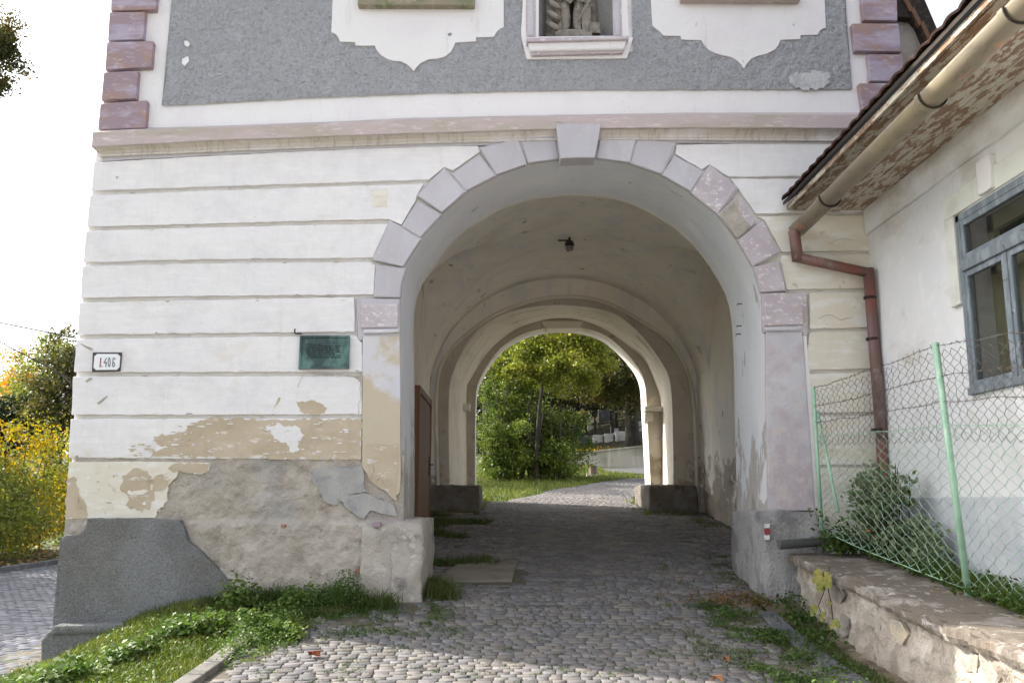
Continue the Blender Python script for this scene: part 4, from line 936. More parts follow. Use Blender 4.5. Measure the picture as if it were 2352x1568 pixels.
stroke(ar(261.8,825,2.4,3.6,-10,180,8)+[(258.8,836)], ink, 1.0); stroke(ar(260.6,837,2.3,5,0,360,12), ink, 1.0)
# iron hook
h = P(680, 764, -.05); hk = tuberow('wall_hook', [P(692,766,-.03), P(684,766,-.07), P(678,765,-.10), P(676.5,760,-.11), P(678,755,-.105)], .008, iron); setprops(hk, 'small bent iron hook above the left of the bronze plaque', 'hook')
# iron pins on the jamb
for i, (x, y) in enumerate(((1704,700),(1733,748),(1712,765),(1702,613))):
    X_ = P(1755,760,0).x - .005; a = PX(x, y, X_) if False else None
    zc_ = P(x, y, .55).z; o = MB().tube([(arc_w[-1].x-.0, .5+.05*i, zc_), (arc_w[-1].x-.05, .5+.05*i, zc_), (arc_w[-1].x-.05, .5+.05*i, zc_-.02)], .006, 5).build('iron_pin', iron, T)
# lamp on the vault
lz = ceil_z(1.02, 4.0); LC = Vector((P(1308,565,4.0).x, 4.0, 0)); LC.z = P(1308,565,4.0).z
lz = ceil_z(LC.x, 4.0)
LM = thing('ceiling_lamp', 'dark caged bulkhead lamp hanging from the passage vault', 'lamp', tuple(LC))
mb = MB(); mb.tube([(LC.x, 4, lz+.02), (LC.x, 4, LC.z+.06)], .018, 8); mb.tube([(LC.x-.17, 4, LC.z+.085), (LC.x+.02, 4, LC.z+.085), (LC.x+.02, 4, LC.z+.05)], .012, 6); mb.build('bracket', iron, LM)
mb = MB(); mb.tube([(LC.x, 4, LC.z+.075), (LC.x, 4, LC.z+.02)], [.05, .075], 14); mb.build('lamp_cap', iron, LM, smooth_=True)
mb = MB(); mb.tube([(LC.x, 4, LC.z+.03), (LC.x, 4, LC.z-.01), (LC.x, 4, LC.z-.05), (LC.x, 4, LC.z-.075)], [.05, .055, .045, .02], 12); mb.build('lamp_glass', glass, LM, smooth_=True)
mb = MB()
for k in range(6):
    a = k*PI/3; mb.tube([(LC.x+.068*math.cos(a), 4+.068*math.sin(a), LC.z+.03), (LC.x+.066*math.cos(a), 4+.066*math.sin(a), LC.z-.03), (LC.x+.03*math.cos(a), 4+.03*math.sin(a), LC.z-.09)], .004, 4)
for r_, dz in ((.068, .0), (.06, -.045)): mb.tube([(LC.x+r_*math.cos(a), 4+r_*math.sin(a), LC.z+dz) for a in np.linspace(0, 2*PI, 17)], .004, 4)
mb.build('cage', iron, LM)

# statue in the niche: a robed standing figure on a moulded block
scx = P(1315, 60, .15).x; sz = nz0
ST = thing('statue', 'weathered stone figure standing in the niche above the arch, bare legs below its drapery', 'statue', (scx, .16, sz))
MB().box((scx-.20, .0, sz), (scx+.20, .30, sz+.06)).build('statue_base', statue_m, ST, bevel=.01)
MB().box((scx-.17, .02, sz+.06), (scx+.17, .28, sz+.10)).build('statue_base', statue_m, ST, bevel=.012)
def skin(name, joints, edges_, radii, m, parent, root=0, sub=2):
    me = bpy.data.meshes.new(name); me.from_pydata([tuple(j) for j in joints], edges_, []); me.update()
    o = link(name, me, m, parent); sk = o.modifiers.new('skin', 'SKIN')
    for i, v in enumerate(me.skin_vertices[0].data): v.radius = (radii[i], radii[i]); v.use_root = (i == root)
    s_ = o.modifiers.new('sub', 'SUBSURF'); s_.levels = sub; s_.render_levels = sub; return o
b0 = Vector((scx, .15, sz+.10)); H = 1.25
J = [(0,0,.62),(0,0,.80),(0,0,.98),(0,-.01,1.08),(0,-.03,1.17), (-.085,0,.58),(-.095,-.05,.33),(-.075,-.02,.16),(-.08,-.03,.05),(-.09,-.10,.02), (.075,0,.58),(.07,-.06,.34),(.055,-.03,.17),(.05,-.04,.05),(.06,-.11,.02), (-.19,0,.97),(-.25,-.04,.80),(-.17,-.12,.70), (.19,0,.97),(.26,-.06,.82),(.20,-.15,.90)]
E = [(0,1),(1,2),(2,3),(3,4),(0,5),(5,6),(6,7),(7,8),(8,9),(0,10),(10,11),(11,12),(12,13),(13,14),(2,15),(15,16),(16,17),(2,18),(18,19),(19,20)]
Rr = [.12,.11,.13,.05,.085, .09,.058,.062,.042,.03, .09,.058,.062,.042,.03, .06,.045,.035, .06,.045,.035]
skin('figure', [b0+Vector(j) for j in J], E, Rr, statue_m, ST)
def drape(cx_, cy_, z0, z1, w0, w1, d0, d1, seed, folds=9, a0=0, a1=2*PI):
    rows = []
    for i in range(26):
        t = i/25; z = z0+(z1-z0)*t; row = []
        for k in range(60):
            a = a0+(a1-a0)*k/59; f = 1+.16*math.sin(folds*a+seed+1.8*t+1.5*math.sin(3*t+a))+.10*fb(a*3, t*4, seed)
            row.append((cx_+(w0+(w1-w0)*t)*math.cos(a)*f, cy_+(d0+(d1-d0)*t)*math.sin(a)*f, z+.02*math.sin(folds*a*.7+seed)))
        rows.append(row)
    return MB().grid(rows)
drape(scx, .15, sz+.42, sz+.80, .19, .13, .14, .11, 1.0, 11).build('tunic', statue_m, ST, smooth_=True)
drape(scx-.17, .20, sz+.06, sz+1.05, .12, .10, .10, .08, 3.0, 5).build('cloak', statue_m, ST, smooth_=True)
drape(scx+.15, .24, sz+.06, sz+1.0, .12, .09, .08, .07, 5.0, 5).build('cloak', statue_m, ST, smooth_=True)
for k in range(5):
    zf = sz+.14+k*.13; MB().tube(catmull([(scx-.29+.01*k, .10, zf+.08), (scx-.22, .03, zf), (scx-.13, .05, zf-.05)], 4), [.012+.022*math.sin(PI*i/8) for i in range(9)], 7).build('cloak_fold', statue_m, ST, smooth_=True)
block('tree_stump', scx+.09, scx+.19, .06, .2, sz+.06, sz+.42, statue_m, 5, .01, ST)
MB().tube([(scx+.045, -.02, sz+.16), (scx+.17, -.02, sz+.40), (scx+.30, .0, sz+.62)], [.013,.015,.016], 8).build('staff', statue_m, ST, smooth_=True)
block('helmet', scx+.18, scx+.29, .02, .15, sz+.05, sz+.17, statue_m, 9, .012, ST)

# manhole slab in the passage
c0 = [( -.52,.62),(.18,.66),(.25,1.22),(-.42,1.30)]
c0 = [(PZ(x, y, GZ(0, yy)+.01)) for x, y, yy in ((1000,1333,.7),(1176,1332,.7),(1188,1299,1.3),(1050,1302,1.3))]
mb = MB(); q = [Vector((v.x, v.y, GZ(v.x, v.y)+.022)) for v in c0]; mb.hexa([v-Vector((0, 0, .05)) for v in q], q)
o = mb.build('drain_cover', slab_m, bevel=.006); setprops(o, 'pale concrete drain slab lying in the setts inside the passage', 'slab')

# =================================================================== HOUSE at right
HX = 3.72; Hh = thing('house', 'whitewashed low house with a tiled eave against the gate tower', 'house', (HX, -4, .6))
# window opening on the wall plane
wy0 = PX(2200, 520, HX).y; wz1 = PX(2200, 497, HX).z; wz0 = PX(2257, 903, HX).z; wy1 = wy0-1.35
YE = -13.0; soff_z = P(1985, 482, -.05).z
def wallrect(y0, y1, z0, z1): 
    return [Vector((HX, y0, z0)), Vector((HX, y1, z0)), Vector((HX, y1, z1)), Vector((HX, y0, z1))]
HB = MB()
for (a, b_, c, d) in ((.3, wy0, .2, soff_z+.05), (wy1, YE, .2, soff_z+.05), (wy0, wy1, .2, wz0), (wy0, wy1, wz1, soff_z+.05)):
    ny = max(2, int(abs(a-b_)/.12)); nz = max(2, int((d-c)/.12)); rows = []
    for y in np.linspace(a, b_, ny): rows.append([(HX+.022*fb(y*.9, z*.9, 4, 3), y, z) for z in np.linspace(c, d, nz)])
    HB.grid(rows)
HB.build('wall', housewhite, Hh, smooth_=True)
# window reveal + body
HD = .32
mb = MB(); mb.box((HX+.0, wy1, wz0-.02), (HX+HD, wy0, wz0)); mb.box((HX+.0, wy1, wz1), (HX+HD, wy0, wz1+.02)); mb.box((HX, wy0, wz0), (HX+HD, wy0+.02, wz1)); mb.box((HX, wy1-.02, wz0), (HX+HD, wy1, wz1)); mb.build('window_reveal', housewhite, Hh)
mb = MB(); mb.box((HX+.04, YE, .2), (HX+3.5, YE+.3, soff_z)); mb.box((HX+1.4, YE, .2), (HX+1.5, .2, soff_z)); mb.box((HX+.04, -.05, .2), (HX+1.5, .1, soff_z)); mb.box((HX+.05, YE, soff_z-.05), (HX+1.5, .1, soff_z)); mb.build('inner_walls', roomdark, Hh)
# plaster frame round the window
fpx = [(2178,455),(2178+0,455)]
fy0 = PX(2168, 470, HX-.02).y
mb = MB(); fw = .17
mb.box((HX-.03, wy1-fw, wz1+.012), (HX+.0, wy0+fw, wz1+.20)); mb.box((HX-.03, wy0+.012, wz0+.75), (HX+.0, wy0+fw, wz1+.010)); mb.box((HX-.03, wy1-fw, wz0+.75), (HX+.0, wy1-.012, wz1+.010))
mb.build('window_surround', mat('greenish_white_surround', (.66,.68,.63), [dict(col=(.58,.58,.54), s=4, lo=.5, hi=.65)], [(40,.3,.004)]), Hh, bevel=.006)
kx = PX(2262, 420, HX-.05); block('surround_keystone', HX-.06, HX, kx.y-.1, kx.y+.1, wz1+.02, wz1+.30, upwhite, 3, .006, Hh)
# window frame and sashes
def bar(y0, y1, z0, z1, x0, x1): return MB().box((x0, min(y0, y1), z0), (x1, max(y0, y1), z1))
WX = HX-.02
fr = MB(); ft = .06
for a in (bar(wy0, wy0-ft, wz0, wz1, WX, WX+.09), bar(wy1+ft, wy1, wz0, wz1, WX, WX+.09), bar(wy0, wy1, wz1-ft, wz1, WX, WX+.09), bar(wy0, wy1, wz0, wz0+ft, WX-.02, WX+.09)): fr.add(a.v, a.f)
WI = fr.build('window', bluepaint, Hh, label='weathered blue grey casement window', bevel=.006)
tz = PX(2217, 612, HX).z
bar(wy0-ft, wy1+ft, tz-.045, tz+.045, WX-.02, WX+.08).build('transom', bluepaint, WI, bevel=.006)
wm = PX(2310, 640, HX).y
def sash(ya, yb, za, zb):
    s_ = MB(); t_ = .048
    for a in (bar(ya, ya-t_, za, zb, WX+.005, WX+.05), bar(yb+t_, yb, za, zb, WX+.005, WX+.05), bar(ya-t_, yb+t_, zb-t_, zb, WX+.005, WX+.05), bar(ya-t_, yb+t_, za, za+t_, WX+.005, WX+.05)): s_.add(a.v, a.f)
    s_.build('sash', bluepaint, WI, bevel=.004); bar(ya-t_, yb+t_, za+t_, zb-t_, WX+.022, WX+.027).build('pane', glass, WI)
ymid = (wy0+wy1)/2
sash(wy0-ft, ymid+.02, wz0+ft, tz-.046); sash(ymid-.02, wy1+ft, wz0+ft, tz-.046); sash(wy0-ft, wy1+ft, tz+.046, wz1-ft)
bar(ymid+.02, ymid-.02, wz0+ft, tz-.046, WX-.005, WX+.07).build('mullion', bluepaint, WI, bevel=.004)
# inner casement, olive backing and dark room behind
ib = MB()
for a in (bar(wy0, wy0-.09, wz0, wz1, HX+.24, HX+.29), bar(wy0, wy1, wz1-.14, wz1, HX+.24, HX+.29), bar(wy0, wy1, tz-.06, tz+.06, HX+.24, HX+.29), bar(ymid+.05, ymid-.05, wz0, tz, HX+.24, HX+.29)): ib.add(a.v, a.f)
ib.build('inner_frame', mat('yellowed_inner_frame', (.42,.41,.26), rough=.6), WI)
bar(wy0-.09, ymid+.05, wz0, tz-.06, HX+.262, HX+.27).build('roller_blind', olive_blind, WI)
# crown band, socle
rows = []
bz = PX(2100, 425, HX).z
mb = MB().box((HX-.035, YE, soff_z-.27), (HX+.01, -.05, soff_z)); mb.build('wall_band', housewhite, Hh, bevel=.008)
sz_ = PX(2200, 1140, HX).z
MB().box((HX-.03, YE, .2), (HX+.01, -.05, sz_)).build('socle', housegray, Hh, bevel=.01)
# soffit boards
EX = P(1818, 500, -.05).x-.02      # eave edge
MB().box((EX, YE, soff_z+.024), (HX, -.06, soff_z+.03)).build('soffit_backing', darkwood, Hh)
nb = 3; w_ = (HX-.0-EX)/nb
for k in range(nb):
    x0 = EX+k*w_
    for (ya, yb) in ((YE, -8.1), (-8.09, -4.06), (-4.05, -.06)):
        MB().box((x0+.012, ya, soff_z-.008-.018*(k % 2)), (x0+w_-.012, yb, soff_z+.022)).build('soffit_board', board, Hh, bevel=.004)
MB().box((EX-.028, YE, soff_z-.01), (EX-.002, -.06, soff_z+.042)).build('fascia_board', board, Hh, bevel=.004)
# roof deck, tiles
slope = math.tan(rad(38)); ez = soff_z+.045
mb = MB(); mb.hexa([Vector((EX-.06, YE, ez)), Vector((EX-.06, -.05, ez)), Vector((HX+3, -.05, ez+(HX+3.06-EX)*slope)), Vector((HX+3, YE, ez+(HX+3.06-EX)*slope))],
                   [Vector((EX-.06, YE, ez+.035)), Vector((EX-.06, -.05, ez+.035)), Vector((HX+3, -.05, ez+.035+(HX+3.06-EX)*slope)), Vector((HX+3, YE, ez+.035+(HX+3.06-EX)*slope))])
mb.build('roof_deck', darkwood, Hh)
tm = None
def tile_mesh():
    rows = []
    for u in np.linspace(0, 1, 7):
        rows.append([(u*.20, v*.38, .018*math.sin(u*PI)) for v in (0, 1)])
    t_ = MB().grid(rows); k = len(t_.v); t_.v += [(a, b_, c-.016) for a, b_, c in list(t_.v)]
    t_.f += [tuple(i+k for i in f)[::-1] for f in list(t_.f)]
    for j in range(6):
        a, b_ = 2*j, 2*j+2; t_.f.append((a, b_, b_+k, a+k)); t_.f.append((b_+1, a+1, a+1+k, b_+1+k))
    return t_.mesh('roof_tile')
tme = tile_mesh(); tme.materials.append(tile_m)
sl = rad(38)
for r_ in range(4):
    for k in range(62):
        o = bpy.data.objects.new('roof_tile', tme); COL.objects.link(o); o.parent = Hh
        y = -.08-k*.205; x = EX-.085+r_*.31*math.cos(sl); z = ez+.02+r_*.31*math.sin(sl)
        o.location = Vector((x, y, z+.03+random.uniform(0, .006)))-WP(Hh)
        o.rotation_euler = (0, 0, 0); o.matrix_basis = Matrix.Translation(o.location) @ Matrix.Rotation(-PI/2, 4, 'Z') @ Matrix.Rotation(0, 4, 'Y') @ Matrix.Rotation(sl-.05+random.uniform(-.02, .02), 4, 'X')
MB().hexa([Vector((EX+.9, YE, ez+.95*slope)), Vector((EX+.9, -.06, ez+.95*slope)), Vector((HX+3, -.06, ez+.05+(HX+3.06-EX)*slope)), Vector((HX+3, YE, ez+.05+(HX+3.06-EX)*slope))],
          [Vector((EX+.9, YE, ez+.06+.95*slope)), Vector((EX+.9, -.06, ez+.06+.95*slope)), Vector((HX+3, -.06, ez+.11+(HX+3.06-EX)*slope)), Vector((HX+3, YE, ez+.11+(HX+3.06-EX)*slope))]).build('roof_covering', tile_m, Hh)
# half-round gutter in sections, below and outside the eave
g0 = P(1838, 518, -.16); GR = .092
GXc, GZc = g0.x, g0.z
def gutter(ya, yb, r, name='gutter'):
    rows = []
    for y in np.linspace(ya, yb, 8):
        dz_ = -.021*(y+.16); rows.append([(GXc+r*math.cos(a), y, GZc+dz_+r*math.sin(a)) for a in np.linspace(PI*.98, 2*PI+.02, 15)]+[(GXc+(r-.006)*math.cos(a), y, GZc+dz_+(r-.006)*math.sin(a)) for a in np.linspace(2*PI+.02, PI*.98, 15)])
    return MB().grid(rows, True).build(name, zinc, Hh, smooth_=True)
for i, (a, b_) in enumerate(((-.08, -1.0), (-1.0, -3.05), (-3.05, -4.15), (-4.15, -6.2), (-6.2, -9), (-9, -12.9))):
    gutter(a, b_, GR-.002*(i % 2)); gutter(b_+.05, b_-.02, GR+.010, 'gutter_joint')
for y in (-1.02, -3.07, -4.17, -5.3, -6.3):
    rows = [(GXc+(GR+.012)*math.cos(a), y, GZc-.021*(y+.16)+(GR+.012)*math.sin(a)) for a in np.linspace(PI, 2*PI, 13)]
    MB().tube([Vector(r) for r in rows], .007, 5).build('gutter_bracket', iron, Hh)
rows = [(GXc+GR*math.cos(a), -.08, GZc+GR*math.sin(a)) for a in np.linspace(PI, 2*PI, 15)]
mb = MB(); mb.v = rows; mb.f = [tuple(range(15))]; mb.build('gutter_end', zinc, Hh)
# downpipe
def pipe(pts, r, m=pipered): return MB().tube(pts, r, 14).build('downpipe', m, Hh, smooth_=True)
q1 = Vector((GXc+.01, -.17, GZc-.06)); q2 = P(1832, 592, -.17); q3 = P(1995, 628, -.17); q4 = P(2025, 1010, -.17); q5 = P(2030, 1245, -.17)
q1.x = P(1820, 545, -.17).x+.02
pipe([q1, q2+Vector((0, 0, -.03))], .058); pipe([q2+Vector((-.04, 0, .01)), q3+Vector((.03, 0, -.0))], .052); pipe([q3+Vector((.0, 0, .05)), q4], .055); pipe([q4, q5], .054)
for z_ in (q3.z-.25, q4.z+.1, q4.z+1.0):
    t_ = (z_-q3.z)/(q5.z-q3.z); c = q3.lerp(q5, t_); MB().tube([c+Vector((0, 0, .012)), c-Vector((0, 0, .012))], .062, 14).build('pipe_clip', iron, Hh, smooth_=True)

# =================================================================== LOW WALL with coping
LW = thing('low_wall', 'low stone retaining wall with broken concrete coping beside the path', 'wall', (2.8, -2.5, .4))
def wx(Y): return 2.70+.0*Y
def cz(Y): return float(np.interp(Y, [-9, -5, -3.1, -.5, 0], [.52, .78, .84, 1.07, 1.10]))
yS, yE_ = -.30, -7.5
# core
rows = []
for y in np.arange(yS, yE_, -.03):
    zt_ = cz(y)-.06
    rows.append([(wx(y)+.05+.040*fb(y*3, z*3, 8, 5)+.022*fb(y*11, z*11, 2, 4), y, z) for z in np.linspace(.05, zt_, 24)])
MB().grid(rows).build('wall_core', wallmortar, LW, smooth_=True)
MB().box((2.78, yE_, .0), (3.62, yS, .72)).build('wall_fill', wallmortar, LW)
# stones: irregular cells on the face
rr = random.Random(12)
y = yS-.04
colx = []
while y > -5.2:
    w_ = rr.uniform(.22, .50); z = GZ(2.7, y-w_/2)+.0-.05; top = cz(y-w_/2)-.09
    while z < top-.06:
        h_ = min(rr.uniform(.16, .34), top-z)
        if rr.random() < .78:
            n = rr.choice((5, 6, 7)); ct = Vector((0, y-w_/2+rr.uniform(-.02, .02), z+h_/2)); pts = []
            for k in range(n):
                a = 2*PI*k/n+rr.uniform(-.2, .2); rx = w_*.46*rr.uniform(.85, 1.08); rz = h_*.46*rr.uniform(.85, 1.08)
                ca, sa = math.cos(a), math.sin(a); s_ = 1/max(abs(ca)**3+abs(sa)**3, .3)**.333
                pts.append((ct.y+ca*rx*s_, ct.z+sa*rz*s_))
            x0 = wx(y)+.05; pr = rr.uniform(-.006, .016); cen = (x0-pr-.006, ct.y, ct.z)
            mbs = MB(); mbs.v = [(x0+.02, a, b_) for a, b_ in pts]+[(x0-pr*.6, a, b_) for a, b_ in pts]+[(x0-pr+rr.uniform(-.006,.006), ct.y+(a-ct.y)*.82, ct.z+(b_-ct.z)*.82) for a, b_ in pts]+[cen]
            for k in range(n):
                k2 = (k+1) % n; mbs.f += [(k, k2, n+k2, n+k), (n+k, n+k2, 2*n+k2, 2*n+k), (2*n+k, 2*n+k2, 3*n)]
            mbs.build('stone', wallstone, LW)
        z += h_+.012
    y -= w_+.012
# coping: three lengths, the nearer ones with a crumbled edge
def coping(ya, yb, seed, broken):
    me = bpy.data.meshes.new('coping'); bm = bmesh.new()
    ny = int((ya-yb)/.025); nx = 26; top = []; x1 = 3.40
    prof = []
    for i in range(ny+1):
        y = ya+(yb-ya)*i/ny; e_ = .0
        if broken: e_ = max(0, .05*fb(y*3.5, seed)+.02)+.02*abs(fb(y*16, seed+3))
        x0 = wx(y)-.055+e_; zt_ = cz(y); row = [(x0+.012+(.03*abs(fb(y*9, seed+5)) if broken else 0), y, zt_-.085), (x0, y, zt_-.05), (x0+.004, y, zt_-.012)]
        for k in range(nx+1):
            x = x0+.016+(x1-x0-.016)*k/nx; drop = 0
            if broken and k < 6: drop = max(0, .035*fb(y*4, k*.4, seed)+.004*(6-k))*1.0
            row.append((x, y, zt_-drop+.006*fb(x*6, y*6, seed)))
        prof.append(row)
    m0 = MB().grid(prof)
    for row in (prof[0], prof[-1]):
        k = len(m0.v); m0.v += row+[(x1, row[0][1], row[0][2])]; m0.f.append(tuple(range(k, k+len(row)+1)))
    return m0.build('coping', coping_m, LW)
coping(yS+.02, -1.45, 1, False); coping(-1.46, -2.9, 2, True); coping(-2.91, -5.0, 3, True); coping(-5.01, yE_, 4, True)

# trough: half-round metal gutter piece on the wall end
TR = thing('metal_trough', 'dull grey half round metal trough lying on the end of the low wall', 'trough', tuple(P(1845, 1250, -.35)))
a = P(1789, 1240, -.42); b_ = P(1905, 1232, -.30); rows = []
for t in np.linspace(0, 1, 6):
    c = a.lerp(b_, t); rows.append([(c.x, c.y+.075*math.cos(q), c.z+.085*math.sin(q)) for q in np.linspace(PI, 2*PI, 13)]+[(c.x, c.y+.068*math.cos(q), c.z+.078*math.sin(q)) for q in np.linspace(2*PI, PI, 13)])
MB().grid(rows, True).build('trough_body', graymetal, TR, smooth_=True)
mb = MB(); mb.v = [(a.x+.004, a.y+.075*math.cos(q), a.z+.085*math.sin(q)) for q in np.linspace(PI, 2*PI, 13)]; mb.f = [tuple(range(13))]; mb.build('trough_end', graymetal, TR)
MB().tube([a+Vector((0, -.077, .0)), b_+Vector((0, -.077, .0))], .008, 6).build('trough_lip', graymetal, TR)

# garden bed behind the wall
mb = MB().grid([[(x, y, cz(y)+.01+.02*fb(x*3, y*3)) for x in np.linspace(3.36, 3.66, 8)] for y in np.arange(-.1, -8, -.1)])
setting('garden_bed', mb, turf)
# gutter strip and kerb slabs at the foot of the wall
mb = MB().grid([[(x, y, GZ(2.5, y)-.015+.012*fb(x*5, y*5)) for x in np.linspace(2.40, 2.80, 12)] for y in np.arange(-.1, -7, -.05)])
setting('drain_channel', mb, gutterfloor)
ke = thing('edging', 'row of dark basalt edging slabs along the channel below the low wall', 'kerb', (2.35, -2, .4))
y = -.55
while y > -5:
    L_ = random.uniform(.45, .7); z0 = GZ(2.3, y)
    z1_ = GZ(2.3, y-L_); mb = MB(); mb.hexa([Vector((2.27, y, z0-.1)), Vector((2.43, y, z0-.1)), Vector((2.43, y-L_+.01, z1_-.1)), Vector((2.27, y-L_+.01, z1_-.1))], [Vector((2.28, y, z0+.02)), Vector((2.43, y, z0+.02)), Vector((2.43, y-L_+.01, z1_+.02)), Vector((2.27, y-L_+.01, z1_+.02))])
    mb.build('edging_slab', kerbstone, ke, bevel=.008); y -= L_
edge_m = mat('grey_edging_stone', (.20,.19,.175), [dict(col=(.13,.125,.115), s=4, lo=.48, hi=.62), dict(col=(.28,.27,.25), s=11, lo=.55, hi=.66, amt=.7)], [(40,.6,.01)])
ke2 = thing('edging', 'short row of edging stones between the grass bank and the setts at left', 'kerb', (-2.08, -1.5, .4))
y = -.9
while y > -4:
    L_ = random.uniform(.32, .5); z0 = GZ(-2.0, y)+.02; z1_ = GZ(-2.0, y-L_)+.02
    mb = MB(); mb.hexa([Vector((-2.19, y, z0-.1)), Vector((-2.05, y, z0-.1)), Vector((-2.05, y-L_+.015, z1_-.1)), Vector((-2.19, y-L_+.015, z1_-.1))], [Vector((-2.18, y, z0+.025)), Vector((-2.06, y, z0+.02)), Vector((-2.06, y-L_+.015, z1_+.02)), Vector((-2.18, y-L_+.015, z1_+.025))])
    mb.build('edging_stone', edge_m, ke2, bevel=.01); y -= L_

# =================================================================== FENCE
p1b = P(1888, 1226, -.36); p1t = P(1868, 888, -.36)
p2b = Vector((3.33, -2.3, cz(-2.3))); p2t = P(2148, 787, -2.3)
dirv = (p2b-p1b); dirv.z = 0; 
p3b = Vector((3.50, -4.6, cz(-4.6))); p3t = p3b+Vector((-.05, 0, 1.80))
FN = thing('chain_link_fence', 'mint green chain link fence topped with rusty mesh and barbed wire on the low wall', 'fence', tuple(p1b))
for a, b_, r in ((p1b, p1t, .018), (p2b-Vector((0, 0, .03)), p2t, .026), (p3b, p3t, .030)):
    MB().tube([a, a.lerp(b_, .5), b_], r, 12).build('post', greenpaint, FN, smooth_=True)
MB().tube([P(1878,945,-.36), P(1925,1175,-.7)], .016, 8).build('brace', greenpaint, FN, smooth_=True)
def fpt(s, h):   # s along fence 0..2 (post1, post2, post3), h fraction of height
    if s <= 1: a, b_, c, d = p1b, p1t, p2b, p2t; t = s
    else: a, b_, c, d = p2b, p2t, p3b, p3t; t = s-1
    return a.lerp(c, t).lerp(b_.lerp(d, t), h)
def sag(s): f = s-math.floor(s); return -.012*4*f*(1-f)
# heights in fractions of post height
hb, hm, ht = .0, .665, .97
def netting(h0, h1, s0, s1, nw, nh, r, m, name, seed=0):
    mbn = MB(); rr = random.Random(seed)
    for k in range(nw+1):
        for sgn in (0,):
            pts = []
            for j in range(nh+1):
                off = ((j+k) % 2)*(1 if sgn == 0 else 1)
                u = (k+((j+sgn) % 2))/nw
                if u > 1: u = 1
                s = s0+(s1-s0)*min(1, (k+((j+k) % 2))/nw); h_ = h0+(h1-h0)*j/nh
                p = fpt(s, h_); p.z += sag(s)*(1 if h_ > .3 else .3)+rr.uniform(-.004, .004); p.x += (.008 if (j+sgn) % 2 else -.004)+rr.uniform(-.004, .004)+.03*fb(s*3, h_*3, seed)
                pts.append(p)
            if sgn == 0: mbn.tube(pts, r, 4, False)
            elif k % 1 == 0 and k == 0: mbn.tube(pts, r, 4, False)
    o = mbn.build(name, m, FN); o['kind'] = 'stuff'; return o
netting(.02, hm, 0, 1, 30, 26, .0030, greenwire, 'netting', 1); netting(.02, hm, 1, 2, 34, 26, .0030, greenwire, 'netting', 2)
netting(.60, ht, 0, 1, 40, 18, .0022, rustwire, 'upper_netting', 3); netting(.60, ht, 1, 2, 44, 18, .0022, rustwire, 'upper_netting', 4)
def wire(h_, r, m, name, amp=.012, seed=0, barbs=False):
    pts = []
    for s in np.linspace(0, 2, 70):
        p = fpt(s, h_); p.z += sag(s)*1.2+amp*fb(s*5, h_*9, seed); p.x += .01*fb(s*4, seed); pts.append(p)
    mbw2 = MB().tube(pts, r, 5, False)
    if barbs:
        for k in range(52):
            s = k*2/52+.01; p = fpt(s, h_); p.z += sag(s)*1.2+amp*fb(s*5, h_*9, seed)
            for q in range(2):
                d = Vector((random.uniform(-1, 1), random.uniform(-1, 1), random.uniform(-1, 1))).normalized()*.022; mbw2.tube([p-d, p+d], .0016, 4, False)
    mbw2.build(name, m, FN)
wire(.0+.02, .0038, greenpaint, 'tension_wire', .002, 1); wire(hm, .0035, greenpaint, 'tension_wire', .008, 2)
wire(ht+.02, .0028, rustwire, 'barbed_wire', .018, 3, True); wire(.865, .0028, rustwire, 'barbed_wire', .02, 4, True); wire(.76, .0028, rustwire, 'barbed_wire', .02, 5, True)
cable_m = mat('dull_cable', (.03,.03,.032), rough=1.0, spec=0)
# cables at left
for lab, pts in (('upper of two thin cables running to the tower corner at left', [(-120,718),(0,741),(174,776)]), ('lower cable sagging to the tower corner at left', [(-120,712),(0,784),(128,852),(165,872)]), ('short second strand below the sagging cable at left', [(128,853),(150,868),(168,888)])):
    ds = [2.0, .9, .15] if len(pts) == 3 else [3, 1.6, .5, .15]
    o = tuberow('cable', catmull([P(x, y, d) for (x, y), d in zip(pts, ds)], 5), .007, cable_m, n=5); setprops(o, lab, 'cable')

# =================================================================== vegetation helpers
def rand_unit(n, up=0.0):
    v = RNG.normal(size=(n, 3)); v[:, 2] = np.abs(v[:, 2])*(1 if up else 1)+up if up else v[:, 2]
    return v/np.linalg.norm(v, axis=1)[:, None]
def leaf_arrays(C, size, aspect=.55, up=0.0, droop=0.0):
    n = len(C); N_ = rand_unit(n, up); a = rand_unit(n); a = a-N_*(a*N_).sum(1)[:, None]; a /= np.linalg.norm(a, axis=1)[:, None]+1e-9
    b = np.cross(N_, a); s = (size*RNG.uniform(.65, 1.3, n))[:, None]
    if droop: a[:, 2] -= droop
    V = np.empty((n, 4, 3)); V[:, 0] = C-a*s*.5; V[:, 1] = C+b*s*aspect*.5+N_*s*.08; V[:, 2] = C+a*s*.5; V[:, 3] = C-b*s*aspect*.5+N_*s*.08
    F = np.arange(4*n).reshape(n, 4); return V.reshape(-1, 3), F
def leaves(name, C, size, m, parent=None, aspect=.55, up=0.0, kind=None, droop=0.0):
    V, F = leaf_arrays(np.asarray(C), size, aspect, up, droop)
    o = link(name, quads_mesh(name, V, F), m, parent)
    if kind: o['kind'] = kind
    return o
def cloud(c, r, n, clumps=40, spread=.22, shell=.55):
    """leaf centres gathered in clumps near the surface of an uneven ellipsoid"""
    c = np.array(c); r = np.array(r, dtype=float)
    d = rand_unit(clumps); rr_ = RNG.uniform(shell, 1.0, clumps)**.7
    K = c+d*r*rr_[:, None]*(1+.18*RNG.normal(size=(clumps, 1)))
    idx = RNG.integers(0, clumps, n); sz = RNG.uniform(.5, 1.3, clumps)[idx]
    return K[idx]+RNG.normal(size=(n, 3))*(r.mean()*spread*sz)[:, None]*np.array([1, 1, .75])
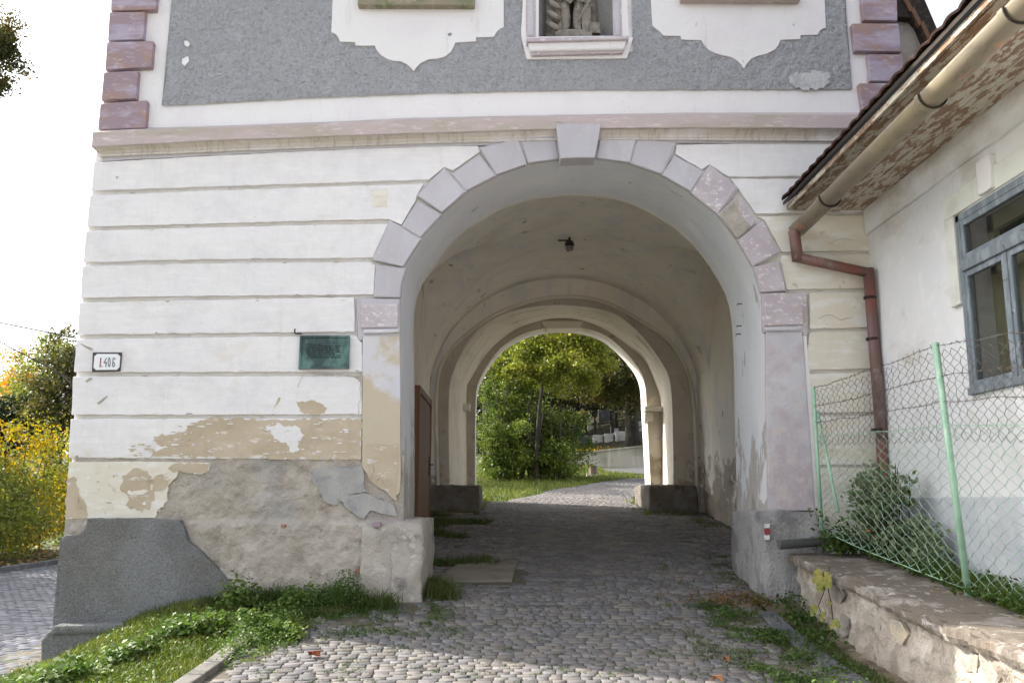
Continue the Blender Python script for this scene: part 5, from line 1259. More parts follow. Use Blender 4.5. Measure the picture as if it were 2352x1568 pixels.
def branchy(root, base, h, r0, crown_c, crown_r, n=9, m=bark, lean=(0, 0), name='trunk'):
    base = Vector(base); top = base+Vector((lean[0], lean[1], h))
    pts = [base.lerp(top, t)+Vector((.06*h*fb(t*3, base.x)*.5, .06*h*fb(t*3, base.y, 3)*.5, 0))*min(1, t*2) for t in np.linspace(0, 1, 9)]
    mbt = MB().tube(pts, [r0*(1-.75*t) for t in np.linspace(0, 1, 9)], 10)
    mbt.build(name, m, root, smooth_=True)
    mbb = MB(); cc = Vector(crown_c); cr = Vector(crown_r)
    for k in range(n):
        t = random.uniform(.35, .98); a = pts[int(t*8)]; d = Vector(rand_unit(1)[0]); e = cc+Vector((d.x*cr.x, d.y*cr.y, abs(d.z)*cr.z*.9))*random.uniform(.55, .9)
        mid = a.lerp(e, .5)+Vector((0, 0, .08*h*random.uniform(-.3, 1)))
        r1 = r0*(1-.75*t)*.55; mbb.tube(catmull([a, mid, e], 4), [r1*(1-.8*i/8) for i in range(9)], 5)
        for q in range(3):
            e2 = mid.lerp(e, random.random())+Vector(rand_unit(1)[0])*cr.x*.35; mbb.tube([mid.lerp(e, random.uniform(0, .6)), e2], [r1*.35, r1*.08], 4)
    mbb.build('branch', m, root, smooth_=True)
def in_arch(C, pad=60):
    return C
def tree(name, label, cat, base, h, r0, cc, cr, n, size, m, clumps=60, spread=.2, group=None, lean=(0, 0), nb=9, shell=.5, aspect=.6):
    t = thing(name, label, cat, base, group)
    branchy(t, base, h, r0, cc, cr, nb, lean=lean)
    leaves('crown', cloud(cc, cr, n, clumps, spread, shell), size, m, t, aspect); return t

# ------------------------------------------------ beyond the rear arch
def at(px, py, d): return P(px, py, d-9.0)
def gnd(x, Y): return Vector((x, Y, GZ(x, Y)))
# multi-stemmed bright shrub
c1 = at(1215, 960, 24); b1 = gnd(at(1215, 1100, 23.5).x, 14.5)
SH = thing('shrub', 'dense bright green multi-stemmed shrub at left of the path beyond the arch', 'shrub', tuple(b1))
C = np.concatenate([cloud(at(1190, 960, 24.4), (1.05, .9, 1.35), 20000, 90, .15, .25), cloud(at(1275, 1010, 24.2), (.85, .6, .95), 11000, 60, .16, .2), cloud(at(1240, 1060, 23.3), (1.2, .5, .62), 9000, 50, .17, .2), cloud(at(1150, 1035, 23.2), (.6, .7, .85), 9000, 44, .17, .2), cloud(at(1140, 900, 24.5), (.5, .6, .6), 2200, 20, .2, .3)])
C = C[C[:, 2] > gz(C[:, 0], C[:, 1])+.05]
leaves('foliage', C, .075, L_shrub, SH, .55)
mb = MB()
for k in range(34):
    a = b1+Vector((random.uniform(-.9, 1.0), random.uniform(-.4, .4), 0)); a.z = GZ(a.x, a.y)-.05; e = a+Vector((random.uniform(-.5, .5), random.uniform(-.3, .3), random.uniform(1.2, 2.6))); mb.tube([a, a.lerp(e, .5)+Vector((random.uniform(-.1,.1), 0, .05)), e], [.022, .016, .006], 5)
mb.build('stem', bark, SH, smooth_=True)
# slender tree with yellow-green crown
tb = gnd(at(1225, 1080, 25).x, 16.2); tt = at(1245, 905, 25.2)
TR1 = thing('tree', 'slender tree with dark leaning trunk and yellow green crown beyond the arch', 'tree', tuple(tb))
MB().tube(catmull([gnd(at(1232, 1090, 22.9).x, 14.0), at(1234, 1010, 22.9), at(1240, 930, 22.9), at(1250, 860, 23), at(1262, 760, 24), at(1275, 600, 25.2)], 4), [.062-.0022*i for i in range(21)], 10).build('trunk', bark, TR1, smooth_=True)
mb = MB()
for k in range(14):
    a = at(1250+random.uniform(-4, 12), random.uniform(650, 890), 25.2); e = at(random.uniform(1120, 1420), random.uniform(600, 860), 25.2+random.uniform(-1, 1)); mb.tube(catmull([a, a.lerp(e, .5)+Vector((0, 0, .25)), e], 3), [.06-.009*i for i in range(7)], 5)
mb.build('branch', bark, TR1, smooth_=True)
C = np.concatenate([cloud(at(1270, 790, 24), (1.9, 1.6, 1.1), 17000, 95, .14, .2), cloud(at(1255, 845, 22.5), (1.3, .35, .42), 7000, 34, .16, .2), cloud(at(1330, 825, 23.6), (1.0, .9, .8), 8000, 50, .16, .2), cloud(at(1180, 820, 24), (.9, .9, .8), 3800, 30, .17, .3), cloud(at(1270, 640, 25.5), (2.2, 1.8, 1.6), 5000, 60, .16, .3)])
leaves('crown', C, .085, L_lime, TR1, .6)
# broad dark tree at right with olive and rust leaves
tb2 = at(1455, 1034, 30.4)
TR2 = thing('tree', 'broad dark tree with stout trunk and rusty olive leaves, right in the arch', 'tree', tuple(tb2))
MB().tube([tb2, at(1453, 1000, 30.4), at(1448, 930, 30.4), at(1450, 850, 30), at(1455, 700, 29.5)], [.34, .24, .21, .19, .10], 12).build('trunk', bark, TR2, smooth_=True)
mb = MB()
for k in range(12):
    a = at(1450, random.uniform(760, 900), 29.5); e = at(random.uniform(1340, 1540), random.uniform(680, 900), 29.5+random.uniform(-1.5, 1.5)); mb.tube(catmull([a, a.lerp(e, .5)+Vector((0, 0, .2)), e], 3), [.10-.014*i for i in range(7)], 5)
mb.build('branch', bark, TR2, smooth_=True)
C = np.concatenate([cloud(at(1440, 840, 29), (1.9, 1.5, 1.3), 19000, 100, .14, .2), cloud(at(1370, 880, 28.5), (1.1, 1.0, .8), 7000, 50, .16, .2), cloud(at(1420, 893, 33), (2.0, 1, .62), 8000, 50, .16, .2), cloud(at(1450, 700, 30), (2.6, 2, 2.0), 6000, 60, .16, .3)])
leaves('crown', C, .10, L_olive, TR2, .6)
# ragged small tree, far left of the arch view, and the dark wood behind
for i, (x, y, d, m, lab, cr) in enumerate(((1120, 830, 34, L_olive, 'thin brownish tree behind the bright shrub, far left in the arch', (1.0, 1, 2.0)), (1375, 880, 40, L_dark, 'dark conifer behind the graves left of the stout trunk', (1.7, 1.5, 3.2)), (1300, 820, 44, L_dark, 'tall dark tree in the middle distance behind the yellow green crown', (2.6, 2, 4.0)), (1520, 850, 42, L_dark, 'dark evergreen tree behind the graves right of the stout trunk', (2.0, 2, 3.6)))):
    p = at(x, y, d); b_ = gnd(p.x, p.y); tree('tree', lab, 'tree', tuple(b_), p.z-b_.z+1.5, .2, p, cr, 6500 if i else 2600, .14 if i else .10, m, 70, .18, nb=8, shell=.2)
mb = MB()
for k in range(9):     # bare stems among the graves
    x = random.choice((1322, 1331, 1345, 1352, 1362, 1372, 1398, 1404, 1419))+random.uniform(-3, 3); b_ = at(x, 1008, 33+k*.4); b_.z = GZ(b_.x, b_.y); 
    mb = MB().tube([b_, b_+Vector((random.uniform(-.1, .1), 0, 2.0)), b_+Vector((random.uniform(-.2, .2), 0, 4.2))], [.06, .05, .035], 8)
    t_ = thing('young_tree', 'thin dark tree stem standing among the graves under the dense crowns', 'tree', tuple(b_), 'thin stems among the graves'); mb.build('trunk', bark, t_, smooth_=True)
    leaves('crown', cloud(b_+Vector((0, 0, 4.4)), (.9, .8, 1.0), 500, 14, .25, .2), .14, L_dark, t_)
for i, (x, d, hh_, lab) in enumerate(((1130, 36, 8, 'tall dark tree added for shade, hidden low behind the bright shrub, left in the arch'), (1230, 33, 9, 'tall dark tree added for shade right behind the slender trunk'), (1340, 37, 10, 'tallest dark tree, added to shade the graves'))):
    p = at(x, 900, d); b_ = gnd(p.x, p.y); tree('tree', lab, 'tree', tuple(b_), hh_, .22, b_+Vector((0, 0, hh_*.62)), (2.4, 2.2, hh_*.38), 14000, .19, L_dark, 80, .2, nb=8, shell=.2)  # trees added on the sun side to shade the graves
# dark woodland mass far behind
C = []
for k in range(110):
    px_ = random.uniform(980, 1680); d = random.uniform(40, 60); p = at(px_, 1000, d); zb_ = GZ(p.x, p.y); hh_ = random.uniform(6, 12)
    C.append(cloud((p.x, p.y, zb_+hh_*.5), (2.4, 1.5, hh_*.5), 420, 16, .25, .3))
woods = leaves('woodland', np.concatenate(C), .32, L_dark, None, .7, kind='stuff'); setprops(woods, 'dark wood closing the view behind the graves beyond the arch', 'woodland')
# cemetery: retaining wall, graves
wallA, wallB = at(1300, 1066, 31), at(1640, 1040, 29)
CW = MB(); cwz = []
rows = []
for t in np.linspace(0, 1, 30):
    p = wallA.lerp(wallB, t); z0 = GZ(p.x, p.y)-.3; pt = P(1300+340*t, float(np.interp(1300+340*t, [1300, 1330, 1490, 1640], [1046, 1042, 1025, 1012])), p.y)
    rows.append([(p.x, p.y, z0), (p.x+.01*fb(t*20, 2), p.y-.02*fb(t*15, 1), pt.z), (p.x, p.y-.05, pt.z+.002), (p.x, p.y-.05, pt.z+.05), (p.x, p.y+.35, pt.z+.05), (p.x, p.y+.35, z0)])
o = CW.grid(rows).build('cemetery_wall', cemwall); setprops(o, 'long pale plastered retaining wall curving below the graves beyond the arch', 'wall')
# raised ground behind the wall
rows = []
for t in np.linspace(-.6, 1.2, 24):
    p = wallA.lerp(wallB, t); zt_ = P(1300+340*t, float(np.interp(1300+340*t, [1300, 1330, 1490, 1640], [1046, 1042, 1025, 1012])), p.y).z
    rows.append([(p.x, p.y+.3+u*16, zt_+.03+.42*smooth(0, .13, u)+max(0, u-.2)*5+.04*fb(t*9, u*9)) for u in np.linspace(0, 1, 16)])
cg = MB().grid(rows).build('cemetery_ground', mat('shade_dark_leaf_mould', (.035,.032,.018), [dict(col=(.07,.06,.025), s=3, lo=.5, hi=.65), dict(col=(.13,.09,.03), s=9, lo=.58, hi=.66, amt=.7)], [(20,.8,.02)]), smooth_=True); cg['kind'] = 'structure'  # deep shade under the crowns put into the dark ground colour
for i, (xa, xb, d, lab) in enumerate(((1325, 1385, 38.5, 'dark hedge behind the thin stems and the pale graves'), (1395, 1500, 38.8, 'dark hedge behind the stout trunk above the graves'))):
    a = at(xa, 962, d); b_ = at(xb, 962, d); C = np.concatenate([cloud(a.lerp(b_, t), (.6, .5, .75), 1500, 14, .2, .1) for t in np.linspace(0, 1, 5)])
    t_ = thing('hedge', lab, 'hedge', (a.x, a.y, a.z-.9)); leaves('foliage', C, .14, L_dark, t_)
for i, (x0, x1, y0, y1, d, m, lab) in enumerate((
    (1363,1387,998,1020,32.6,granite,'leftmost of three pale low grave surrounds above the wall'), (1389,1411,995,1018,32.4,granite,'middle of three pale low grave surrounds above the wall'), (1414,1442,990,1015,32.2,granite,'right one of three pale low grave surrounds, beside the stout trunk'),
    (1323,1362,999,1015,33.2,darkstone,'long dark grave surround at the left of the pale ones'), (1463,1500,990,1010,31.5,darkstone,'dark grave surround at the right of the stout trunk'))):
    a = at(x0, y0, d); b_ = at(x1, y1, d); MB
    o = MB().box((a.x, a.y, b_.z-.35), (b_.x-.02, a.y+1.3, a.z)).build('grave_surround', m, bevel=.02); setprops(o, lab, 'grave')
for i, (x0, x1, y0, y1, d, m, lab) in enumerate((
    (1467,1481,967,986,33.5,granite,'pale square headstone right of the stout trunk'), (1411,1421,983,996,34,granite,'small white headstone left of the stout trunk'), (1402,1406,980,998,34,granite,'very narrow white upright stone left of the stout trunk'),
    (1436,1442,982,994,34,granite,'small pale stone against the stout trunk'), (1325,1332,955,1000,35,granite,'tall narrow white headstone among the thin stems'), (1381,1412,942,960,37,darkstone,'wide dull tomb slab in the shade above the graves'), (1350,1358,955,990,36,granite,'second tall pale stone among the thin stems'),
    (1374,1382,940,975,37,darkstone,'dark tall headstone between the thin stems and the tomb slab'))):
    a = at(x0, y0, d); b_ = at(x1, y1, d)
    t_ = MB().box((a.x, a.y, b_.z-.4), (b_.x, a.y+.14, a.z)).build('headstone', m, bevel=.02); setprops(t_, lab, 'headstone')
for i in range(7):
    p = at(1484+i*2.3, 984+random.uniform(-5, 3), 32.6); 
    o = MB().tube([p-Vector((0, 0, .12)), p, p+Vector((0, 0, .06))], [.03, .05, .03], 7).build('grave_lantern', [trail_red, trail_white, quoin][i % 3], smooth_=True); setprops(o, 'tiny grave lantern on the dark surround right of the stout trunk', 'lantern', 'lanterns on the dark grave')
# asphalt road at right beyond the path
rows = []
for t in np.linspace(0, 1, 30):
    pxa = 1385+300*t; a = at(pxa, float(np.interp(pxa, [1385, 1430, 1490, 1685], [1090, 1070, 1063, 1060])), float(np.interp(t, [0, 1], [28, 27.5])))
    ya = float(np.interp(t, [0, .3, 1], [18.8, 20.2, 20.6])); yb = float(np.interp(t, [0, .12, .3, 1], [17.6, 16.2, 15.6, 15.4])); x = 2.9+9*t
    rows.append([(x+.0, y_, GZ(x, y_)+.02) for y_ in np.linspace(yb, ya+.4, 12)])
asp = MB().grid(rows).build('asphalt_road', asphalt, smooth_=True); asp['kind'] = 'structure'
# stump of a bollard
sp = at(1363, 1088, 25); sp = gnd(sp.x, sp.y)
BO = thing('stump', 'short dark cut stump on a pale base in the grass beyond the arch', 'stump', tuple(sp))
MB().tube([sp, sp+Vector((0, 0, .26))], [.12, .11], 12).build('stump_post', pipered, BO, smooth_=False); MB().tube([sp+Vector((0, 0, -.03)), sp+Vector((0, 0, .03))], [.2, .19], 14).build('stump_base', granite, BO)

# ------------------------------------------------ grass and herbs
def blades(name, XY, h, m, w=.006, curve=.5, kind='stuff', parent=None, zoff=-.02, zfun=GZ):
    XY = np.asarray(XY); n = len(XY); Z = np.array([zfun(x, y) for x, y in XY])+zoff
    hh = h*RNG.uniform(.45, 1.25, n); a = RNG.uniform(0, 2*PI, n); lean = RNG.uniform(.1, 1.0, n)*curve*hh; b = RNG.uniform(0, PI, n)
    dx, dy = np.cos(a)*lean, np.sin(a)*lean; wx_, wy_ = np.cos(b)*w, np.sin(b)*w
    V = np.empty((n, 6, 3))
    for k, (t, ww) in enumerate(((0, 1), (.55, .8), (1, .1))):
        cx_ = XY[:, 0]+dx*t*t; cy_ = XY[:, 1]+dy*t*t; cz_ = Z+hh*t*(1-.25*t*lean/hh)
        V[:, 2*k] = np.stack([cx_-wx_*ww, cy_-wy_*ww, cz_], 1); V[:, 2*k+1] = np.stack([cx_+wx_*ww, cy_+wy_*ww, cz_], 1)
    base = np.arange(n)[:, None]*6
    F = np.concatenate([base+np.array([[0, 1, 3, 2]]), base+np.array([[2, 3, 5, 4]])])
    o = link(name, quads_mesh(name, V.reshape(-1, 3), F), m, parent)
    if kind: o['kind'] = kind
    return o
def scatter(n, x0, x1, y0, y1, cond=None, vis=True):
    out = []; tries = 0
    while len(out) < n and tries < n*25:
        tries += 1; x = random.uniform(x0, x1); y = random.uniform(y0, y1)
        if cond is None or cond(x, y): out.append((x, y))
    return out
# front left bank: sunny grass, nettle fringe, shaded plants by the wall
bank = scatter(19000, -4.55, -2.12, -3.2, -.12, lambda x, y: fb(x*2, y*2, 4) > -.45)
g = blades('bank_grass', bank, .065, L_grass, .0045, 1.1); setprops(g, 'sunlit short grass on the bank before the tower corner', 'grass')
d_ = scatter(5200, -2.9, -.85, -.75, -.10, lambda x, y: fb(x*2.5, y*3, 6) > .05 and x < -1.0-.9*(-y-.1))
g = blades('wall_foot_grass', d_, .085, L_dgrass, .004, .7); setprops(g, 'dark grass and weeds along the foot of the tower wall', 'grass')
tuft = []
for (cx_, cy_, r, n) in ((-2.15, -.22, .22, 900), (-2.5, -.2, .16, 500), (-.78, .15, .20, 1300), (-.6, -.05, .15, 500), (-1.15, -.38, .15, 350)):
    tuft += [(cx_+random.gauss(0, r*.5), cy_+random.gauss(0, r*.4)) for _ in range(n)]
g = blades('grass_tuft', tuft, .19, L_dgrass, .0035, 1.1); setprops(g, 'long loose grass tufts at the foot of the left pier', 'grass')
# herbs as clumps of broad leaves
def herb(name, pts, m, size, lab, cat='weeds', layers=3, hgt=.12, sp=.05, per=9, up=.7, aspect=.6, zfun=GZ):
    C = []
    for (x, y) in pts:
        z = zfun(x, y); h_ = hgt*random.uniform(.4, 1.2)*(1+1.1*fb(x*3, y*3, 5))
        for k in range(per): C.append((x+random.gauss(0, sp), y+random.gauss(0, sp), z+h_*random.uniform(.15, 1)))
    o = leaves(name, np.array(C), size, m, None, aspect, up, kind='stuff'); return setprops(o, lab, cat)
def hit(x, y):
    d = ray(x, y)
    k = 5.0
    while k < 40:
        q = CAM+d*(k/d.y); e = q.z-GZ(q.x, q.y)
        if e < .004: return q
        k += max(.01, e*.8)
    return CAM+d*(9/d.y)
line = []
for k in range(560):     # the nettle fringe runs from the corner foot up the bank
    px_ = random.uniform(20, 690); py_ = float(np.interp(px_, [20, 60, 130, 220, 300, 380, 520, 640, 700], [1605, 1590, 1570, 1548, 1508, 1462, 1450, 1462, 1475]))+random.uniform(-8, 8)-2
    q = hit(px_, py_); X_, Y_ = q.x, min(q.y, -.30)
    line.append((X_, Y_))
herb('nettle_fringe', line, L_nettle, .055, 'bright broad leaved nettles along the crest of the grass bank', 'weeds', hgt=.13, sp=.04, per=8, up=.9, aspect=.62)
herb('bank_clover', scatter(450, -4.4, -2.2, -3.0, -.5, lambda x, y: fb(x*2.5, y*2.5, 14) > -.02), L_nettle, .028, 'small clover like leaves scattered through the sunny bank grass', 'weeds', hgt=.06, sp=.05, per=7, up=.9)
herb('chickweed_clump', [(-1.52+random.gauss(0, .16), -.32+random.gauss(0, .10)) for _ in range(260)], L_chick, .024, 'dense dark green chickweed cushion at the foot of the left pier', 'weeds', hgt=.17, sp=.035, per=16, up=.5)
herb('chickweed_patch', [(-2.0+random.gauss(0, .12)+k*.0, -1.15+random.gauss(0, .35)) for k in range(560)], L_nettle, .026, 'bright chickweed spilling over the edging stones', 'weeds', hgt=.10, sp=.04, per=12, up=.8)
herb('wall_herbs', scatter(170, -2.6, -1.75, -.5, -.16), L_nettle, .05, 'broad leaved herbs in the shade under the bare render', 'weeds', hgt=.16, sp=.05, per=9, up=.9)
herb('joint_weeds', scatter(620, -1.9, -.4, -1.25, -.35, lambda x, y: fb(x*3, y*3, 8) > .02), L_chick, .018, 'low weeds spreading over the setts before the left pier', 'weeds', hgt=.035, sp=.05, per=9, up=.9)
# moss and grass in the joints
def joint(n, x0, x1, y0, y1, thr, sc=1.6, seed=3): return scatter(n, x0, x1, y0, y1, lambda x, y: fb(x*sc, y*sc, seed) > thr)
J1 = joint(5200, -1.9, 2.2, -3, 0, .12, 2.4)+joint(2600, -1.1, 3.2, 0, 6.3, .25, 1.8)
g = blades('joint_grass', J1, .026, L_dgrass, .003, .8); setprops(g, 'sparse grass sprouting in the joints of the setts', 'grass')
R1 = scatter(7500, 1.45, 2.62, -3.2, .1, lambda x, y: fb(x*2.2, y*1.8, 9) > .02+.35*(2.1-x))
g = blades('channel_grass', R1, .055, L_dgrass, .0035, 1.0); setprops(g, 'grass and weeds growing over the setts along the right edging', 'grass')
herb('channel_weeds', scatter(420, 1.75, 2.45, -3.1, -.2, lambda x, y: fb(x*2.4, y*2, 9) > .05), L_chick, .03, 'low leafy weeds by the right edging slabs', 'weeds', hgt=.05, sp=.05, per=9, up=.9)
herb('sunny_weeds', [(1.95+random.gauss(0, .22), -3.05+random.gauss(0, .2)) for _ in range(120)], L_nettle, .035, 'pale sunlit weeds at the bottom edge right of the path', 'weeds', hgt=.07, sp=.04, per=9, up=.9)
P1 = [(x, y) for x, y in scatter(9000, -1.25, .1, .05, 6.3, lambda x, y: grassy(x, y) > .8 and not (-.62 < x < .25 and .5 < y < 1.4)
      and (abs(y-.35) < .3 or 1.5 < y < 2.7 or y > 3.6) and x < -.35+.5*fb(x, y, 5)+(.35 if 1.5 < y < 2.7 else 0))]
g = blades('passage_grass', P1, .085, L_dgrass, .004, .8); setprops(g, 'dark grass patches along the left wall inside the passage', 'grass')
P2 = scatter(1800, 1.7, 3.15, .3, 2.2, lambda x, y: fb(x*1.8, y*1.8, 12) > .1)+scatter(500, 2.9, 3.2, 4.6, 5.6)
g = blades('passage_grass', P2, .06, L_dgrass, .004, .8); setprops(g, 'thin grass patches along the right side inside the passage', 'grass')
herb('moss_tuft', scatter(420, -1.8, 2.0, -2.9, -.3, lambda x, y: fb(x*4, y*4, 21) > .18), L_chick, .016, 'small moss and weed tufts between the front setts', 'weeds', hgt=.02, sp=.03, per=10, up=.9)
# brown tangle by the right pier
herb('dry_weeds', [(2.15+random.gauss(0, .25), -.15+random.gauss(0, .12)) for _ in range(130)], litter_m, .022, 'brownish withered weeds at the foot of the right pier', 'weeds', hgt=.05, sp=.05, per=9, up=.8)
# sunny grass beyond the arch
def beyond(x, y):
    p = proj((x, y, GZ(x, y))); 
    if not (1060 < p[0] < 1520): return False
    px0 = path_l(y)
    if x > 3.0 and y > 17.6-min(2.2, (x-3.0)*1.7): return False
    return x < px0+.12*fb(x*4, y*4) or x > path_r(y)+.1*fb(y*3, x) or y > 15.3
G2 = scatter(15000, -1.6, 6.5, 8.35, 22, beyond)
g = blades('meadow_grass', G2, .10, L_grass, .008, .8); setprops(g, 'sunlit meadow grass beside the path beyond the arch', 'grass')
G3 = scatter(900, 2.25, 3.2, 6.0, 8.6, lambda x, y: x > 2.3+.2*fb(y*3, x))+scatter(500, -1.1, -.35, 6.6, 9)
g = blades('pier_grass', G3, .11, L_grass, .006, .8); setprops(g, 'grass tufts round the rear pier bases', 'grass')
herb('bank_litter', [(at(px_, 1030, 30).x, at(px_, 1030, 30.6+random.random()*1.2).y) for px_ in np.random.uniform(1300, 1500, 300)], L_gold, .06, 'yellow fallen leaves on the bank below the graves', 'leaves', hgt=.10, sp=.15, per=6, up=.9, zfun=lambda x, y: P(1400, 1028, y).z-.1)
# verge behind the left road: leaf litter
LT = scatter(2600, -14, -10.95, 8, 30)
o = leaves('leaf_litter', np.array([(x, y, GZ(x, y)-.015+random.random()*.02) for x, y in LT]), .10, litter_m, None, .8, 2.5, kind='stuff'); setprops(o, 'brown fallen leaves covering the verge behind the left kerb', 'leaves')

# ------------------------------------------------ left hedge and trees
specs = [(-13.4, 14, 3.3, L_green2, 'green and yellow bush nearest in the row left of the tower'), (-14.0, 17.5, 4.3, L_gold, 'tall golden bush in the row left of the tower'), (-13.6, 21.5, 3.9, L_green2, 'green bush behind the golden one left of the tower'), (-13.8, 25.5, 3.6, L_gold, 'yellow leaved bush against the tower edge'), (-13.6, 30, 3.6, L_green2, 'farthest green bush seen beside the tower edge')]
for x, y, h_, m, lab in specs:
    b_ = gnd(x, y); t = thing('bush', lab, 'bush', tuple(b_), 'bushes beyond the left road')
    mb = MB()
    for k in range(12):
        a = b_+Vector((random.uniform(-.5, .5), random.uniform(-1, 1), 0)); e = a+Vector((random.uniform(-1, 1), random.uniform(-1, 1), h_*.8)); mb.tube([a, a.lerp(e, .5), e], [.03, .02, .008], 5)
    mb.build('stem', bark, t, smooth_=True)
    C = np.concatenate([cloud(b_+Vector((0, 0, h_*.42)), (1.5, 2.3, h_*.5), 8000, 70, .17, .45), cloud(b_+Vector((.4, 0, h_*.25)), (1.3, 2.3, h_*.28), 4200, 40, .2, .4)])
    C = C[C[:, 2] > .08]; leaves('foliage', C, .11, m, t, .55)
hd = [(20, 905, 50, L_orange, 5.0, 'orange autumn tree at the left edge of the photo'), (62, 900, 44, L_orange, 3.2, 'bright orange tree behind the bushes'), (45, 925, 42, L_green2, 3.0, 'dull green tree between the two orange ones'), (18, 960, 38, L_dark, 1.8, 'small dark conifer before the orange tree'), (125, 880, 40, L_green2, 3.4, 'tall green tree rising beside the tower edge'), (155, 850, 38, L_olive, 3.0, 'dark thin-leaved tree against the tower edge')]
for i, (x, y, d, m, r, lab) in enumerate(hd):
    p = at(x, y, d); b_ = gnd(p.x, p.y)
    tree('tree', lab, 'tree', tuple(b_), max(2, p.z-b_.z+r*.3), .2, p-Vector((0, 0, r*.25)), (r*.55, r*.55, r*.75), 7000, .15, m, 70, .17, shell=.3, nb=14)
p = at(150, 800, 41); b_ = gnd(p.x, p.y); tree('tree', 'tallest green tree top touching the tower edge above the bushes', 'tree', tuple(b_), 6.5, .25, p-Vector((0, 0, 1.0)), (1.1, 1.2, 1.7), 4200, .13, L_green2, 50, .2, shell=.2, nb=12)
for i, (x, y, hh_, lab) in enumerate(((-13, 6.0, 6.8, 'unseen shade tree added outside the left edge, closest to the tower'), (-14.5, 9.0, 7.4, 'unseen shade tree added outside the left edge, nearest of its row'), (-16.0, 11.5, 8, 'second unseen shade tree added outside the left edge'), (-17.0, 15.5, 5.8, 'third unseen shade tree added outside the left edge'))):
    b_ = gnd(x, y); tree('tree', lab, 'tree', tuple(b_), hh_*.9, .2, b_+Vector((0, 0, hh_*.58)), (2.3, 2.2, hh_*.38), 5200, .2, L_green2, 60, .2, nb=8, shell=.2)  # trees added out of frame to throw shade on the left road
# the big tree whose branch tips enter at the top left
p = at(-50, 130, 30); b_ = gnd(p.x-2.5, p.y)
tree('tall_tree', 'tall brownish green tree whose branch tips enter the top left corner', 'tree', tuple(b_), 16, .35, p, (1.35, 1.5, 1.75), 17000, .12, L_olive, 70, .15, lean=(1.5, 0), shell=.35, nb=10)

# ------------------------------------------------ garden plants behind the fence, vine on the low wall, marigold
bc = Vector((3.38, -.85, 1.55)); GB = thing('garden_shrub', 'greyish green bushy perennial growing behind the fence against the house corner', 'shrub', (3.4, -.8, 1.1))
C = np.concatenate([cloud((3.38, -.80, 1.45), (.24, .45, .36), 3400, 60, .13, .2), cloud((3.42, -1.25, 1.22), (.20, .45, .20), 1500, 26, .18, .2), cloud((3.30, -.55, 1.72), (.10, .16, .16), 350, 9, .25, .2)])
C = C[C[:, 0] < 3.62]; leaves('foliage', C, .046, L_gardenbush, GB, .8, .3)
mb = MB()
for k in range(16): a = Vector((3.4+random.uniform(-.12, .12), -.9+random.uniform(-.3, .3), 1.05)); mb.tube([a, a+Vector((random.uniform(-.1, .05), random.uniform(-.15, .15), random.uniform(.4, .9)))], [.007, .004], 4)
mb.build('stem', bark, GB, smooth_=True)
zc_ = lambda x, y: cz(y)+.01
herb('garden_weeds', [(random.uniform(3.28, 3.6), random.uniform(-5, -.3)) for _ in range(620)], L_chick, .04, 'low green plants behind the fence along the house wall', 'weeds', hgt=.13, sp=.05, per=9, up=.7, zfun=zc_)
herb('garden_ivy', [(3.12+random.gauss(0, .09), -.45+random.gauss(0, .14)) for _ in range(70)], L_chick, .05, 'fresh green leaves spilling round the fence end post', 'weeds', hgt=.30, sp=.05, per=9, up=.5, zfun=zc_)
g = blades('garden_grass', [(random.uniform(3.33, 3.62), random.uniform(-5, -.3)) for _ in range(3500)], .14, L_grass, .004, .9, zfun=zc_); setprops(g, 'grass blades between the fence and the house wall', 'grass')
mg = P(1994, 1220, -1.15); MG = thing('marigold', 'single orange marigold flower behind the chain link fence', 'flower', (mg.x, mg.y, mg.z-.25))
mb = MB().tube([(mg.x, mg.y, mg.z-.22), (mg.x+.01, mg.y, mg.z-.1), tuple(mg)], .004, 5); mb.build('stem', L_chick, MG)
V = []
pm = MB()
for k in range(22):
    a = 2*PI*k/11+(.28 if k > 10 else 0); r_ = .036 if k < 11 else .022; z_ = .0 if k < 11 else .008
    d = Vector((math.cos(a), math.sin(a)*.8, .1)); s_ = Vector((-d.y, d.x, 0))*.008; c = mg+Vector((0, 0, z_))
    pm.add([c, c+d*r_*.6+s_, c+d*r_+Vector((0, 0, .003)), c+d*r_*.6-s_], [(0, 1, 2, 3)])
pm.build('petals', marigold_m, MG)
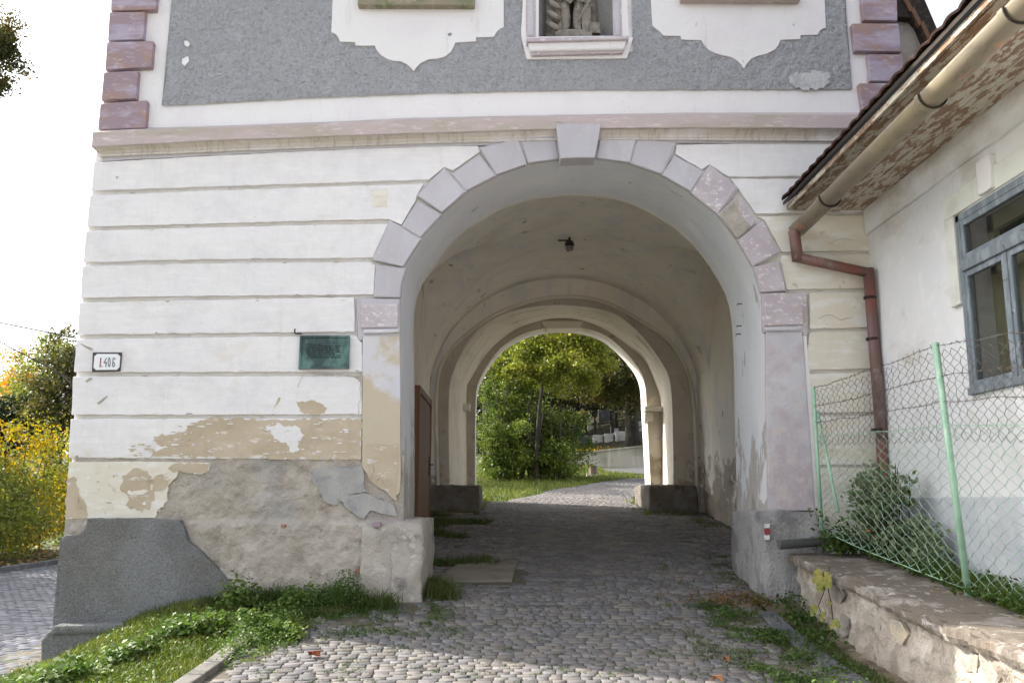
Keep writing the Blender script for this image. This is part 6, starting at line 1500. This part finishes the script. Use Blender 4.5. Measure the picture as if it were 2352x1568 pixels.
# vine with lobed yellow leaves hanging over the coping
VN = thing('vine', 'yellowing vine shoots hanging over the low wall', 'vine', tuple(P(1885, 1320, -1.2)))
def lobed(c, r, nrm, seed):
    rr_ = random.Random(seed); mbl = MB(); n_ = Vector(nrm).normalized(); u = n_.orthogonal().normalized(); w = n_.cross(u); rot = rr_.uniform(0, 6.28); pts = []
    for k in range(15):
        a = rot+2*PI*k/15; q = r*(.92 if k % 3 == 0 else (.74 if k % 3 == 1 else .80))*rr_.uniform(.88, 1.1)
        pts.append(c+(u*math.cos(a)+w*math.sin(a))*q+n_*(.16*r*math.sin(k*1.3)))
    mbl.v = [tuple(c+n_*r*.12)]+[tuple(p) for p in pts]; mbl.f = [(0, k+1, (k+1) % 15+1) for k in range(15)]
    return mbl.build('leaf', L_vine, VN)
vl = [(1879,1318,.055),(1898,1322,.045),(1886,1336,.052),(1900,1340,.045),(1885,1350,.045),(1872,1330,.035),(1905,1328,.035),(1904,1385,.022),(1870,1396,.045),(1866,1407,.035),(1890,1410,.028),(1887,1421,.026),(1918,1430,.036),(1910,1438,.030),(1925,1436,.026),(1921,1425,.024)]
for i, (x, y, r) in enumerate(vl): lobed(PX(x, y, 2.60), r*1.1, (-1, -.5+random.uniform(-.4, .4), .4+random.uniform(-.3, .3)), i)
MB().tube([PX(1905, 1300, 2.64), PX(1900, 1340, 2.62), PX(1908, 1380, 2.65), PX(1915, 1430, 2.63)], .004, 5).build('shoot', bark, VN); MB().tube([PX(1900, 1340, 2.62), PX(1880, 1390, 2.62), PX(1888, 1415, 2.62)], .0035, 5).build('shoot', bark, VN)
herb('wall_foot_weeds', [(2.58+random.gauss(0, .07), -.9+random.gauss(0, .35)) for _ in range(90)], L_chick, .04, 'green weeds in the corner between the right pier and the low wall', 'weeds', hgt=.12, sp=.04, per=8, up=.6)
# fallen leaves one can pick out
for i, (x, y, r, m, lab) in enumerate(((722,1503,.060,trail_red,'curled red brown leaf beside the grass edging at bottom left'), (1975,1568,.03,marigold_m,''), (1648,1560,.045,marigold_m,'orange fallen leaf on the setts at the bottom edge'), (1470,1480,.02,litter_m,''), (1668,1516,.03,marigold_m,'small orange fallen leaf among the weeds at right'))):
    if not lab: continue
    d = ray(x, y); p = None
    for k in range(2000):
        q = CAM+d*(k*.005/d.y*1.0)
        if q.z < GZ(q.x, q.y)+.03: p = q; break
    if p is None: continue
    mbl = MB(); pts = [p+Vector((r*math.cos(a)*(1 if k % 2 else .7), r*.8*math.sin(a)*(1 if k % 2 else .7), .02*math.sin(a*2)+.012)) for k, a in enumerate(np.linspace(0, 2*PI, 13)[:-1])]
    mbl.v = [tuple(p+Vector((0, 0, .03)))]+[tuple(v) for v in pts]; mbl.f = [(0, k+1, (k+1) % 12+1) for k in range(12)]
    o = mbl.build('fallen_leaf', mat('red_brown_leaf', (.22,.055,.025), rough=.5) if m is trail_red else mat('orange_leaf%d' % i, (.42,.17,.06), rough=.6)); setprops(o, lab, 'leaf')
